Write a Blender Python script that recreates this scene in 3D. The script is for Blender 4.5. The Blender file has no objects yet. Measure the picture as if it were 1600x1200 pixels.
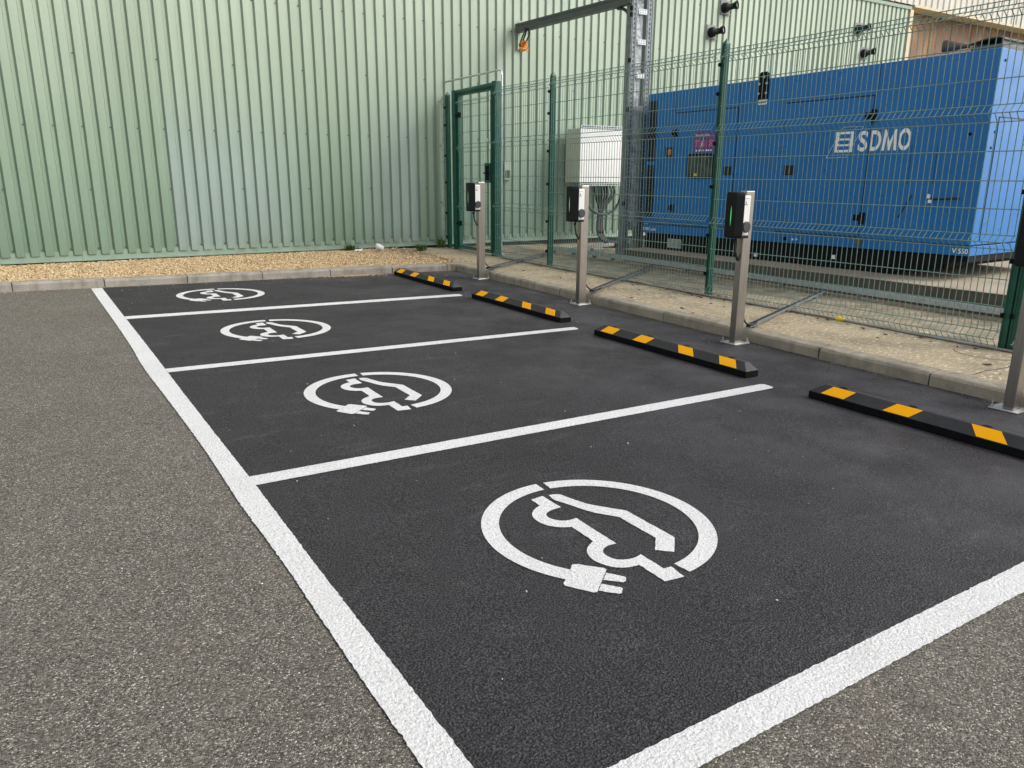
import bpy, bmesh, math, random
import numpy as np
from mathutils import Matrix, Vector
random.seed(7); rng = np.random.default_rng(7)
S = bpy.context.scene
COL = S.collection
R = math.radians

# ------------------------------------------------------------------ terrain: the car park falls gently towards the kerb
GX, GY = -0.01633, 0.00876
def gz(x, y): return GX * x + GY * y
WY = 0.0165                               # yaw of the warehouse wall
def wy(x, d=0.0): return 12.752 - WY * x - d   # wall face; d > 0 is in front of it (towards the bays)

# ------------------------------------------------------------------ materials
def srgb(r, g, b):
    f = lambda c: (c / 255 / 12.92) if c / 255 <= .04045 else ((c / 255 + .055) / 1.055) ** 2.4
    return (f(r), f(g), f(b), 1)
class NT:
    def __init__(s, name):
        s.m = bpy.data.materials.new(name); s.m.use_nodes = True
        s.t = s.m.node_tree; s.n = s.t.nodes; s.l = s.t.links
        s.b = s.n['Principled BSDF']; s.co = None
    def add(s, typ, **kw):
        n = s.n.new(typ)
        for k, v in kw.items():
            if hasattr(n, k): setattr(n, k, v)
            else: n.inputs[k.replace('_', ' ')].default_value = v
        return n
    def pos(s):
        if s.co is None: s.co = s.n.new('ShaderNodeNewGeometry').outputs['Position']
        return s.co
    def noise(s, scale, detail=4, rough=.55, vec=None):
        n = s.add('ShaderNodeTexNoise'); n.inputs['Scale'].default_value = scale
        n.inputs['Detail'].default_value = detail; n.inputs['Roughness'].default_value = rough
        s.l.new(vec or s.pos(), n.inputs['Vector']); return n.outputs['Fac']
    def voro(s, scale, out='Distance', feature='F1'):
        n = s.add('ShaderNodeTexVoronoi'); n.feature = feature; n.inputs['Scale'].default_value = scale
        s.l.new(s.pos(), n.inputs['Vector']); return n.outputs[out]
    def ramp(s, fac, stops, interp='LINEAR'):
        n = s.add('ShaderNodeValToRGB'); e = n.color_ramp.elements; n.color_ramp.interpolation = interp
        while len(e) < len(stops): e.new(.5)
        for i, (p, c) in enumerate(stops):
            e[i].position = p; e[i].color = c if len(c) == 4 else (*c, 1)
        s.l.new(fac, n.inputs['Fac']); return n.outputs['Color']
    def mix(s, fac, a, b, mode='MIX'):
        n = s.add('ShaderNodeMix'); n.data_type = 'RGBA'; n.blend_type = mode
        for sock, v in ((n.inputs['Factor'], fac), (n.inputs['A'] if False else n.inputs[6], a), (n.inputs[7], b)):
            if hasattr(v, 'links'): s.l.new(v, sock)
            else: sock.default_value = v
        return n.outputs[2]
    def math(s, op, a, b=0.0):
        n = s.add('ShaderNodeMath'); n.operation = op
        for i, v in enumerate((a, b)):
            if hasattr(v, 'links'): s.l.new(v, n.inputs[i])
            else: n.inputs[i].default_value = v
        return n.outputs[0]
    def sep(s):
        n = s.add('ShaderNodeSeparateXYZ'); s.l.new(s.pos(), n.inputs[0]); return n.outputs
    def col(s, v): 
        if hasattr(v, 'links'): s.l.new(v, s.b.inputs['Base Color'])
        else: s.b.inputs['Base Color'].default_value = v
    def rough(s, v):
        if hasattr(v, 'links'): s.l.new(v, s.b.inputs['Roughness'])
        else: s.b.inputs['Roughness'].default_value = v
    def bump(s, h, strength=.5, dist=.01, prev=None):
        n = s.add('ShaderNodeBump'); n.inputs['Strength'].default_value = strength
        n.inputs['Distance'].default_value = dist; s.l.new(h, n.inputs['Height'])
        if prev: s.l.new(prev, n.inputs['Normal'])
        s.l.new(n.outputs[0], s.b.inputs['Normal']); return n.outputs[0]

def g4(v): return (v, v, v, 1)
def simple(name, c, rough=.5, metal=0.0, var=.15, vscale=6.0, bump=0.0, bscale=80, dirt=None, spec=None):
    t = NT(name)
    n = t.noise(vscale, 5)
    lo = tuple(max(0, x * (1 - var)) for x in c[:3]); hi = tuple(min(1, x * (1 + var)) for x in c[:3])
    base = t.ramp(n, [(.3, lo), (.7, hi)])
    if dirt:
        d = t.noise(2.3, 6, .65)
        base = t.mix(t.ramp(d, [(.52, g4(0)), (.75, g4(dirt[1]))]), base, (*dirt[0], 1))
    t.col(base); t.b.inputs['Metallic'].default_value = metal
    t.rough(t.ramp(t.noise(vscale * 3, 3), [(.3, g4(max(.02, rough - .07))), (.7, g4(min(1, rough + .07)))]))
    if spec is not None: t.b.inputs['Specular IOR Level'].default_value = spec
    if bump: t.bump(t.noise(bscale, 3), bump, .004)
    return t.m

def m_old_asphalt():
    t = NT('old_asphalt')
    cell = t.voro(225, 'Color')
    sp = t.add('ShaderNodeSeparateColor'); t.l.new(cell, sp.inputs[0])
    agg = t.ramp(sp.outputs[0], [(0, (.040, .038, .033)), (.28, (.105, .098, .084)), (.68, (.188, .176, .150)), (.90, (.285, .268, .232)), (1, (.58, .55, .48))])
    fine = t.noise(420, 3, .7)
    agg = t.mix(.75, agg, t.ramp(fine, [(.3, g4(.5)), (.72, g4(1.4))]), 'MULTIPLY')
    tone = t.noise(.55, 6, .6)
    agg = t.mix(.8, agg, t.ramp(tone, [(.3, (.85, .833, .812)), (.7, (1.14, 1.118, 1.085))]), 'MULTIPLY')
    mid = t.noise(9, 5, .6)
    agg = t.mix(.6, agg, t.ramp(mid, [(.3, (.84, .85, .84)), (.7, (1.12, 1.10, 1.07))]), 'MULTIPLY')
    brown = t.noise(3.0, 4, .6)
    agg = t.mix(t.ramp(brown, [(.55, g4(0)), (.8, g4(.28))]), agg, (.185, .145, .115, 1))
    # scattered pale stone chips of two sizes
    for sc, thr, seedo in ((88, .11, .92), (46, .075, .945)):
        d = t.voro(sc, 'Distance'); c = t.voro(sc, 'Color')
        s2 = t.add('ShaderNodeSeparateColor'); t.l.new(c, s2.inputs[0])
        k = t.math('MULTIPLY', t.math('LESS_THAN', d, thr * 2.2), t.math('GREATER_THAN', s2.outputs[1], seedo - .05))
        agg = t.mix(k, agg, (.58, .555, .495, 1))
    # old oil drips
    o = t.noise(1.15, 3, .5); o2 = t.noise(7, 4, .7)
    agg = t.mix(t.math('MULTIPLY', t.ramp(o, [(.66, g4(0)), (.74, g4(.5))]), t.ramp(o2, [(.45, g4(0)), (.6, g4(1))])), agg, (.07, .066, .062, 1))
    t.col(agg); t.rough(.85); t.b.inputs['Specular IOR Level'].default_value = .3
    h = t.math('ADD', t.math('MULTIPLY', t.voro(225), -1), t.math('MULTIPLY', fine, .5))
    t.bump(h, .7, .007)
    return t.m

def m_new_asphalt():
    t = NT('fresh_asphalt')
    fine = t.noise(135, 2, .75); mid = t.noise(60, 4, .65); v = t.voro(125)
    c = t.ramp(fine, [(.36, (.006, .006, .007)), (.50, (.031, .0295, .032)), (.62, (.088, .084, .089))])
    c = t.mix(.75, c, t.ramp(v, [(.05, g4(1.35)), (.65, g4(.62))]), 'MULTIPLY')
    tone = t.noise(.75, 6, .62)
    c = t.mix(.9, c, t.ramp(tone, [(.32, (.84, .84, .86)), (.70, (1.22, 1.19, 1.22))]), 'MULTIPLY')
    # dusty scuffs and tyre-wiped streaks
    mp = t.add('ShaderNodeMapping'); t.l.new(t.pos(), mp.inputs[0]); mp.inputs['Scale'].default_value = (1.1, 3.2, 1); mp.inputs['Rotation'].default_value = (0, 0, .35)
    st = t.noise(1.6, 8, .72, mp.outputs[0])
    c = t.mix(t.math('MULTIPLY', t.math('MULTIPLY', t.ramp(st, [(.56, g4(0)), (.72, g4(1))]), t.ramp(fine, [(.42, g4(.2)), (.6, g4(1))])), .5), c, (.17, .165, .165, 1))
    x, y, z = t.sep()
    sheen_tint = t.math('MULTIPLY', t.ramp(t.noise(1.3, 6, .65), [(.42, g4(0)), (.68, g4(1))]), t.ramp(t.math('DIVIDE', x, 4.0), [(.35, g4(0)), (.95, g4(.42))]))  # patchy sheen painted into the asphalt colour, stronger towards the right kerb
    c = t.mix(sheen_tint, c, (.155, .148, .158, 1))
    d = t.voro(17, 'Distance'); cc = t.voro(17, 'Color')
    s2 = t.add('ShaderNodeSeparateColor'); t.l.new(cc, s2.inputs[0])
    k = t.math('MULTIPLY', t.math('LESS_THAN', d, .07), t.math('GREATER_THAN', s2.outputs[1], .965))
    c = t.mix(k, c, (.40, .38, .34, 1))
    t.col(c)
    t.rough(t.ramp(t.noise(2.2, 4), [(.3, g4(.56)), (.7, g4(.72))])); t.b.inputs['Specular IOR Level'].default_value = .30
    t.bump(t.math('ADD', t.math('MULTIPLY', fine, .9), t.math('MULTIPLY', v, -.5)), .9, .011)
    return t.m

def m_paint():
    t = NT('white_road_paint')
    n = t.noise(110, 4, .68); big = t.noise(1.7, 4)
    c = t.ramp(n, [(.28, (.40, .40, .39)), (.43, (.70, .70, .69)), (.56, (.80, .80, .79)), (.7, (.86, .86, .85))])
    c = t.mix(.7, c, t.ramp(big, [(.3, g4(.93)), (.7, g4(1.03))]), 'MULTIPLY')
    w = t.noise(38, 4, .7)
    c = t.mix(t.ramp(w, [(.70, g4(0)), (.80, g4(.55))]), c, (.34, .33, .32, 1))
    mp = t.add('ShaderNodeMapping'); t.l.new(t.pos(), mp.inputs[0]); mp.inputs['Scale'].default_value = (1.2, 9, 1); mp.inputs['Rotation'].default_value = (0, 0, .12)
    ty = t.noise(1.5, 6, .7, mp.outputs[0])      # tyre rub across the paint
    c = t.mix(t.math('MULTIPLY', t.ramp(ty, [(.57, g4(0)), (.72, g4(.40))]), t.ramp(n, [(.35, g4(.3)), (.6, g4(1))])), c, (.40, .395, .385, 1))
    th = t.noise(5.5, 5, .7)
    c = t.mix(t.ramp(th, [(.62, g4(0)), (.74, g4(.22))]), c, (.45, .44, .42, 1))
    t.col(c); t.rough(.72)
    t.bump(t.math('ADD', n, t.math('MULTIPLY', t.noise(60, 2), .8)), 1.0, .010)
    return t.m

def m_concrete(name, c, flecks=True, dark=.5, mid=3.0, bumps=.35, streak=False):
    t = NT(name)
    n = t.noise(mid, 7, .62)
    base = t.ramp(n, [(.25, tuple(x * dark for x in c)), (.5, c), (.78, tuple(min(1, x * 1.22) for x in c))])
    f = t.noise(120, 3, .7)
    base = t.mix(.7, base, t.ramp(f, [(.3, g4(.72)), (.7, g4(1.18))]), 'MULTIPLY')
    if flecks:
        mp = t.add('ShaderNodeMapping'); t.l.new(t.pos(), mp.inputs[0]); mp.inputs['Scale'].default_value = (1.0, 2.3, 1.0); mp.inputs['Rotation'].default_value = (0, 0, .5)
        p = t.noise(18, 4, .60, mp.outputs[0])
        base = t.mix(t.ramp(p, [(.565, g4(0)), (.600, g4(.9))]), base, (.70, .61, .44, 1))
        p2 = t.noise(1.3, 5, .6)
        base = t.mix(t.ramp(p2, [(.55, g4(0)), (.72, g4(.45))]), base, (.15, .135, .105, 1))
    if streak:
        mp = t.add('ShaderNodeMapping'); t.l.new(t.pos(), mp.inputs[0]); mp.inputs['Scale'].default_value = (6, 6, .7)
        p = t.noise(1.0, 6, .65, mp.outputs[0])
        base = t.mix(t.ramp(p, [(.48, g4(0)), (.70, g4(.55))]), base, (.095, .088, .066, 1))
    if name.startswith('weathered'):      # moss and leaf mould behind the fence and at its foot
        x, y, z = t.sep()
        band = t.ramp(t.math('DIVIDE', t.math('SUBTRACT', x, 6.05), 2.2), [(0, g4(0)), (.16, g4(.85)), (.30, g4(.60)), (.8, g4(.9)), (1, g4(.4))])
        mo = t.noise(3.4, 6, .68)
        base = t.mix(t.math('MULTIPLY', band, t.ramp(mo, [(.34, g4(.15)), (.62, g4(1))])), base, (.105, .10, .068, 1))
    pit = t.noise(55, 2)
    base = t.mix(t.ramp(pit, [(.68, g4(0)), (.74, g4(.6))]), base, (.06, .055, .045, 1))
    t.col(base); t.rough(.88)
    t.bump(t.math('ADD', f, n), bumps, .006)
    return t.m

def m_cladding():
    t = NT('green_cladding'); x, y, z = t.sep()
    base = t.ramp(t.math('DIVIDE', z, 5.2), [(0, (.165, .255, .185)), (.35, (.268, .362, .266)), (.85, (.425, .505, .390))])  # soft shading of the wall painted into its colour, darkest at the foot
    # blue-grey reflection painted into the colour: two runs of panels near the ground
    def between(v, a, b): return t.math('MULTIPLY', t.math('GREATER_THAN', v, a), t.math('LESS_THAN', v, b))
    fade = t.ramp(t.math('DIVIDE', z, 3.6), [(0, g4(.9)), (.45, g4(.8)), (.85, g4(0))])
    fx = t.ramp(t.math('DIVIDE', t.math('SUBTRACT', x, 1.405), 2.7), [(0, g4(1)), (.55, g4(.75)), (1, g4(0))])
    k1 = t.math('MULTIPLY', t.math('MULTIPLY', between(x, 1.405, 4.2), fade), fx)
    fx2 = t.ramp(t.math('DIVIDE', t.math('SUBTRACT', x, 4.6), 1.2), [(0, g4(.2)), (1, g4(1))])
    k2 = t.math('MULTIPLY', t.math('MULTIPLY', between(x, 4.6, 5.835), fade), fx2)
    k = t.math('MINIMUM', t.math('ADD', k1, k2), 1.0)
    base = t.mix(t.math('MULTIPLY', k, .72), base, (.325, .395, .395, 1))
    mp = t.add('ShaderNodeMapping'); t.l.new(t.pos(), mp.inputs[0]); mp.inputs['Scale'].default_value = (5, 5, .35)
    s = t.noise(1.0, 6, .6, mp.outputs[0])
    base = t.mix(.6, base, t.ramp(s, [(.3, g4(.88)), (.7, g4(1.1))]), 'MULTIPLY')
    w = t.noise(.6, 4); base = t.mix(.5, base, t.ramp(w, [(.3, g4(.93)), (.7, g4(1.08))]), 'MULTIPLY')
    sh = t.n.new('ShaderNodeTexWhiteNoise'); sh.noise_dimensions = '1D'
    t.l.new(t.math('FLOOR', t.math('DIVIDE', t.math('ADD', x, .33), .965)), sh.inputs['W'])
    base = t.mix(1.0, base, t.ramp(sh.outputs['Value'], [(0, (.93, .94, .93)), (1, (1.05, 1.045, 1.05))]), 'MULTIPLY')
    mp2 = t.add('ShaderNodeMapping'); t.l.new(t.pos(), mp2.inputs[0]); mp2.inputs['Scale'].default_value = (16, 16, .25)
    run = t.math('MULTIPLY', t.ramp(t.noise(1.0, 5, .6, mp2.outputs[0]), [(.56, g4(0)), (.78, g4(.4))]), t.ramp(t.noise(.9, 3), [(.4, g4(0)), (.65, g4(1))]))
    base = t.mix(run, base, (.22, .28, .20, 1))
    # mud splashed up from the gravel
    spl = t.math('MULTIPLY', t.ramp(z, [(.16, g4(.8)), (.55, g4(0))]), t.ramp(t.noise(22, 4, .7), [(.50, g4(0)), (.64, g4(.7))]))
    base = t.mix(spl, base, (.30, .27, .18, 1))
    # shade painted onto the rib flanks, then an algae film just above the ground
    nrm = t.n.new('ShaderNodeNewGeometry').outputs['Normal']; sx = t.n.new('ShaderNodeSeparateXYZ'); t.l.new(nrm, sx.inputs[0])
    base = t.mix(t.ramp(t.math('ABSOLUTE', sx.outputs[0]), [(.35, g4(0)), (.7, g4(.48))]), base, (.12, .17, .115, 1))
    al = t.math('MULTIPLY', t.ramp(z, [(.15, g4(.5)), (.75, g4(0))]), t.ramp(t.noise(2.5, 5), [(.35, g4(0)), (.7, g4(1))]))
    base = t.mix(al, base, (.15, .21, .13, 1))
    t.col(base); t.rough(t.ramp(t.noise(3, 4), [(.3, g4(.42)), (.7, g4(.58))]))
    t.bump(t.noise(1.6, 3), .12, .02)
    return t.m

def m_gravel():
    t = NT('gravel_stones')
    ri = t.n.new('ShaderNodeNewGeometry').outputs['Random Per Island']
    c = t.ramp(ri, [(0, (.23, .15, .07)), (.2, (.42, .285, .135)), (.5, (.54, .39, .205)), (.8, (.64, .49, .29)), (.93, (.74, .62, .42)), (1, (.22, .17, .12))])
    c = t.mix(.6, c, t.ramp(t.noise(90, 3), [(.3, g4(.8)), (.7, g4(1.15))]), 'MULTIPLY')
    t.col(c); t.rough(.85)
    return t.m

def m_steel():
    t = NT('brushed_stainless'); x, y, z = t.sep()
    mp = t.add('ShaderNodeMapping'); t.l.new(t.pos(), mp.inputs[0]); mp.inputs['Scale'].default_value = (260, 260, 3)
    n = t.noise(1.0, 3, .5, mp.outputs[0])
    c = t.ramp(n, [(.3, (.30, .278, .25)), (.7, (.42, .39, .352))])
    w = t.noise(7, 4); c = t.mix(t.ramp(w, [(.55, g4(0)), (.8, g4(.35))]), c, (.36, .28, .22, 1))
    t.col(c); t.b.inputs['Metallic'].default_value = 1; t.rough(.36)
    t.bump(n, .06, .002)
    return t.m

def m_blue():
    t = NT('blue_enamel'); x, y, z = t.sep()
    c = t.ramp(t.noise(1.2, 5), [(.3, (.006, .145, .425)), (.7, (.010, .175, .490))])
    mp = t.add('ShaderNodeMapping'); t.l.new(t.pos(), mp.inputs[0]); mp.inputs['Scale'].default_value = (8, 8, .5)
    s = t.noise(1.0, 6, .65, mp.outputs[0])
    c = t.mix(t.ramp(s, [(.55, g4(0)), (.8, g4(.25))]), c, (.06, .25, .60, 1))
    t.col(c); t.rough(t.ramp(t.noise(4, 4), [(.3, g4(.26)), (.7, g4(.40))]))
    mp3 = t.add('ShaderNodeMapping'); t.l.new(t.pos(), mp3.inputs[0]); mp3.inputs['Scale'].default_value = (9, 9, .6)
    t.b.inputs['Specular IOR Level'].default_value = .42
    t.bump(t.noise(1.1, 2), .22, .03)
    return t.m

def m_rusty():
    t = NT('rust_stained_wall')
    n = t.noise(.9, 6, .6)
    c = t.ramp(n, [(.3, (.15, .082, .045)), (.55, (.225, .132, .078)), (.75, (.30, .195, .10))])
    mp = t.add('ShaderNodeMapping'); t.l.new(t.pos(), mp.inputs[0]); mp.inputs['Scale'].default_value = (2.4, 2.4, .25)
    s = t.noise(1.0, 5, .6, mp.outputs[0])
    c = t.mix(t.ramp(s, [(.55, g4(0)), (.75, g4(.7))]), c, (.50, .36, .13, 1))
    t.col(c); t.rough(.8); return t.m

def m_emit(name, c, s):
    t = NT(name); t.col((*c, 1)); t.b.inputs['Emission Color'].default_value = (*c, 1); t.b.inputs['Emission Strength'].default_value = s
    return t.m

M = dict(
    old=m_old_asphalt(), new=m_new_asphalt(), paint=m_paint(),
    slab=m_concrete('weathered_pavement_concrete', (.40, .325, .21), True, .58, 1.6),
    kerbc=m_concrete('kerb_concrete', (.38, .335, .255), False, .45, 3.0, .8, True),
    kerbs=m_concrete('grey_kerb_stone', (.32, .295, .245), False, .5, 4.0, .5, True),
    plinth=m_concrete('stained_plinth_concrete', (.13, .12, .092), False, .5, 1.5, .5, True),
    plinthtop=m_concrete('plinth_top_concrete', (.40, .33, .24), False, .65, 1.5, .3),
    dark_conc=m_concrete('dark_block', (.05, .05, .048), False, .6, 5),
    soil=m_concrete('gravel_bed', (.34, .25, .14), False, .6, 8),
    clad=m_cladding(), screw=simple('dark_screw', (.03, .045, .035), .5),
    flash=simple('green_flashing', (.25, .34, .26), .5, var=.12, dirt=((.16, .17, .12), .5)),
    cream=simple('cream_cladding', (.60, .575, .495), .6, var=.08, vscale=.8, dirt=((.45, .40, .30), .5)),
    creamtrim=simple('cream_trim', (.60, .53, .36), .6, var=.1),
    rusty=m_rusty(), gravel=m_gravel(),
    rubber=simple('black_rubber', (.030, .030, .031), .55, var=.2, vscale=9, bump=.25, bscale=160, dirt=((.10, .095, .085), .25)),
    rubber_side=simple('black_rubber_side', (.006, .006, .007), .85, var=.2, spec=.12),
    yellow=simple('yellow_reflective', (1.0, .45, .004), .5, var=.015, vscale=25, spec=.15, bump=.1, bscale=300),
    steel=m_steel(), galv=simple('galvanised_steel', (.46, .49, .50), .45, .45, var=.18, vscale=14),
    galv_dull=simple('dull_galvanised', (.20, .218, .222), .5, .25, var=.2, vscale=10),
    plate=simple('bright_base_plate', (.62, .63, .62), .38, .7, var=.12, vscale=14),
    blackp=simple('black_plastic', (.007, .008, .0085), .45, var=.1, spec=.22),
    greyp=simple('dark_grey_plastic', (.045, .046, .05), .45, var=.1),
    whitep=simple('white_plastic', (.80, .80, .75), .35, var=.03),
    ink=simple('printed_ink', (.06, .06, .06), .6), led=m_emit('green_led', (.10, .80, .24), .5), led_pale=m_emit('pale_led', (.30, .70, .52), .35),
    cable=simple('black_cable', (.012, .012, .012), .55, var=.2),
    green=simple('green_powder_coat', (.006, .082, .052), .36, var=.2, vscale=12, dirt=((.03, .12, .09), .3)),
    wire=simple('green_wire', (.185, .300, .265), .26, .0, var=.2, vscale=30),
    blue=m_blue(), blue_dark=simple('blue_seam', (.004, .018, .050), .6), black=simple('black_paint', (.005, .005, .006), .75, var=.3, spec=.2),
    louvre=simple('black_louvre', (.004, .005, .007), .6), glass=simple('dark_window', (.055, .058, .050), .12, var=.6, vscale=7),
    white=simple('white_vinyl', (.95, .96, .97), .4, var=.02), ltblue=simple('pale_blue_line', (.45, .60, .78), .4),
    purple=simple('purple_sign', (.135, .055, .260), .5, var=.12), pink=simple('pink_letters', (.85, .12, .20), .5, var=.1),
    stickergrey=simple('grey_data_plate', (.42, .44, .43), .5, var=.12, vscale=40), orange=simple('orange_tape', (1.0, .30, .03), .5, var=.3, vscale=40),
    tape=simple('yellow_tape', (.80, .58, .02), .5), cabinet=simple('white_cabinet', (.80, .81, .77), .4, var=.03, vscale=2),
    cabside=simple('cabinet_side', (.56, .55, .45), .5, var=.06), rustpipe=simple('weathered_pipe', (.36, .34, .32), .5, .4, var=.25, vscale=3, dirt=((.15, .085, .05), .7)),
    beam=simple('grey_green_beam', (.085, .100, .095), .45, .3, var=.12), brass=simple('orange_latch', (.50, .20, .06), .5),
    exhaust=simple('rusty_exhaust', (.15, .105, .072), .6, .3, var=.4), greybox=simple('grey_box', (.10, .105, .11), .5, .3),
    leaf=simple('weed_green', (.085, .160, .035), .6, var=.5, vscale=40), deadleaf=simple('dead_leaf', (.045, .035, .018), .8, var=.5, vscale=50),
    grit=simple('gutter_sand', (.27, .225, .155), .9, var=.5, vscale=90),
    ventplate=simple('vent_plate', (.25, .25, .24), .6, .1, var=.2),
    tray=simple('zinc_tray', (.44, .46, .46), .5, .1, var=.12, vscale=20),
    paper=simple('white_paper', (.78, .77, .74), .7, var=.05, vscale=20), chip=simple('pale_chips', (.55, .52, .46), .8, var=.3, vscale=60),
    wallplate=simple('pale_wall_plate', (.36, .44, .33), .5), lens=simple('vent_bore', (.36, .36, .34), .5),
)

# slight glow added to the yellow strips to brighten them; they are no lamps
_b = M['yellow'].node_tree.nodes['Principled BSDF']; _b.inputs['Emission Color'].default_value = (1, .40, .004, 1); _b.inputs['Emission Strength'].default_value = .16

# ------------------------------------------------------------------ mesh building
class MB:
    def __init__(s): s.v = []; s.f = []; s.mi = []; s.cur = 0
    def mat(s, i): s.cur = i; return s
    def addv(s, pts):
        b = len(s.v); s.v.extend([tuple(map(float, p)) for p in pts]); return b
    def addf(s, *fs):
        for f in fs: s.f.append(tuple(f)); s.mi.append(s.cur)
    def box(s, x0, x1, y0, y1, z0, z1):
        b = s.addv([(x, y, z) for z in (z0, z1) for y in (y0, y1) for x in (x0, x1)])
        s.addf(*[tuple(b + i for i in q) for q in ((0, 2, 3, 1), (4, 5, 7, 6), (0, 1, 5, 4), (1, 3, 7, 5), (3, 2, 6, 7), (2, 0, 4, 6))]); return s
    def obox(s, c, ax, ay, az):
        c, ax, ay, az = map(Vector, (c, ax, ay, az))
        b = s.addv([c + ax * i + ay * j + az * k for k in (-1, 1) for j in (-1, 1) for i in (-1, 1)])
        s.addf(*[tuple(b + i for i in q) for q in ((0, 2, 3, 1), (4, 5, 7, 6), (0, 1, 5, 4), (1, 3, 7, 5), (3, 2, 6, 7), (2, 0, 4, 6))]); return s
    def bar(s, p0, p1, w, h, up=(0, 0, 1)):
        p0, p1 = Vector(p0), Vector(p1); d = (p1 - p0); L = d.length; d.normalize()
        side = d.cross(Vector(up)).normalized(); u = side.cross(d)
        return s.obox((p0 + p1) / 2, d * (L / 2), side * (w / 2), u * (h / 2))
    def prism(s, poly, fn, t0, t1):
        """poly: list of 2-D points, fn(a, b, t) -> xyz"""
        n = len(poly); b = s.addv([fn(a, c, t0) for a, c in poly] + [fn(a, c, t1) for a, c in poly])
        s.addf(tuple(b + i for i in range(n))[::-1], tuple(b + n + i for i in range(n)))
        for i in range(n): j = (i + 1) % n; s.addf((b + i, b + j, b + n + j, b + n + i))
        return s
    def tube(s, pts, r, n=8, cap=True):
        pts = [Vector(p) for p in pts]; rings = []
        for i, p in enumerate(pts):
            a = pts[max(0, i - 1)]; c = pts[min(len(pts) - 1, i + 1)]; d = (c - a).normalized()
            ref = Vector((0, 0, 1)) if abs(d.z) < .95 else Vector((0, 1, 0))
            u = d.cross(ref).normalized(); w = u.cross(d)
            rr = r[i] if isinstance(r, (list, tuple)) else r
            rings.append(s.addv([p + (u * math.cos(2 * math.pi * k / n) + w * math.sin(2 * math.pi * k / n)) * rr for k in range(n)]))
        for a, c in zip(rings, rings[1:]):
            for k in range(n): j = (k + 1) % n; s.addf((a + k, a + j, c + j, c + k))
        if cap: s.addf(tuple(rings[0] + k for k in range(n))[::-1], tuple(rings[-1] + k for k in range(n)))
        return s
    def build(s, name, mats, parent=None, smooth=False, bevel=0.0, loc=None):
        me = bpy.data.meshes.new(name); me.from_pydata(s.v, [], s.f); me.validate()
        if not isinstance(mats, (list, tuple)): mats = [mats]
        for m in mats: me.materials.append(m)
        if len(me.polygons) == len(s.mi): me.polygons.foreach_set('material_index', s.mi)
        bm = bmesh.new(); bm.from_mesh(me); bmesh.ops.recalc_face_normals(bm, faces=bm.faces); bm.to_mesh(me); bm.free()
        if smooth: me.polygons.foreach_set('use_smooth', [True] * len(me.polygons))
        o = bpy.data.objects.new(name, me); COL.objects.link(o)
        if parent: o.parent = parent
        if loc: o.location = loc
        if bevel:
            b = o.modifiers.new('edge', 'BEVEL'); b.width = bevel; b.segments = 2; b.limit_method = 'ANGLE'; b.angle_limit = R(40)
        if smooth:
            try: me.shade_smooth() if False else None
            except Exception: pass
        return o
def thing(name, label, cat, loc=(0, 0, 0), rotz=0.0, group=None):
    o = bpy.data.objects.new(name, None); COL.objects.link(o); o.empty_display_size = .1
    o.location = loc; o.rotation_euler = (0, 0, rotz); o['label'] = label; o['category'] = cat
    if group: o['group'] = group
    return o
def tag(o, label, cat, group=None, kind=None):
    o['label'] = label; o['category'] = cat
    if group: o['group'] = group
    if kind: o['kind'] = kind
    return o
def struct(o, label=None):
    o['kind'] = 'structure'
    return o
KIDS = {}
def copy_tree(o, parent=None):
    c = o.copy(); COL.objects.link(c)
    if parent is not None: c.parent = parent
    for ch in list(o.children): copy_tree(ch, c)
    return c
def curve_pts(ps, n=8):
    """Catmull-Rom through points"""
    ps = [Vector(p) for p in ps]; out = []
    e = [ps[0] * 2 - ps[1]] + ps + [ps[-1] * 2 - ps[-2]]
    for i in range(1, len(e) - 2):
        for k in range(n):
            t = k / n; a, b, c, d = e[i - 1:i + 3]
            out.append(.5 * ((2 * b) + (c - a) * t + (2 * a - 5 * b + 4 * c - d) * t * t + (3 * b - a - 3 * c + d) * t ** 3))
    return out + [ps[-1]]
def text_mesh(body, size, bold=0.0, xs=1.0, shear=0.0, spacing=1.0):
    cu = bpy.data.curves.new('lettering', 'FONT'); cu.body = body; cu.size = size; cu.offset = bold; cu.shear = shear
    cu.space_character = spacing; cu.resolution_u = 6
    o = bpy.data.objects.new('lettering', cu); COL.objects.link(o)
    dg = bpy.context.evaluated_depsgraph_get(); dg.update()
    me = bpy.data.meshes.new_from_object(o.evaluated_get(dg)); bpy.data.objects.remove(o); bpy.data.curves.remove(cu)
    vs = np.array([v.co[:] for v in me.vertices]); vs[:, 0] -= vs[:, 0].min(); vs[:, 0] *= xs; vs[:, 1] -= vs[:, 1].min()
    fs = [tuple(p.vertices) for p in me.polygons]; bpy.data.meshes.remove(me)
    return vs, fs
def add_text(mb, body, fn, width, height, bold=0.0, shear=0.0):
    """fn(u, v) -> xyz; text fills width x height"""
    vs, fs = text_mesh(body, 1.0, bold, 1.0, shear)
    vs[:, 0] *= width / vs[:, 0].max(); vs[:, 1] *= height / vs[:, 1].max()
    b = mb.addv([fn(a, c) for a, c, _ in vs]); mb.addf(*[tuple(b + i for i in f) for f in fs])

# ------------------------------------------------------------------ the setting: asphalt
mb = MB(); L = 160
b = mb.addv([(x, y, gz(x, y)) for x, y in ((-L, -L), (L, -L), (L, L), (-L, L))]); mb.addf((b, b + 1, b + 2, b + 3))
struct(mb.build('ground', M['old']))
def kx(y): return 4.94 + .02 * y          # foot of the right-hand kerb
mb = MB()
pts = [(-.06, .055), (kx(.055) + .02, .055), (kx(9.92) + .02, 9.92), (-.06, 9.92)]
b = mb.addv([(x, y, gz(x, y) + .003) for x, y in pts]); mb.addf((b, b + 1, b + 2, b + 3))
struct(mb.build('fresh_asphalt', M['new']))

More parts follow.
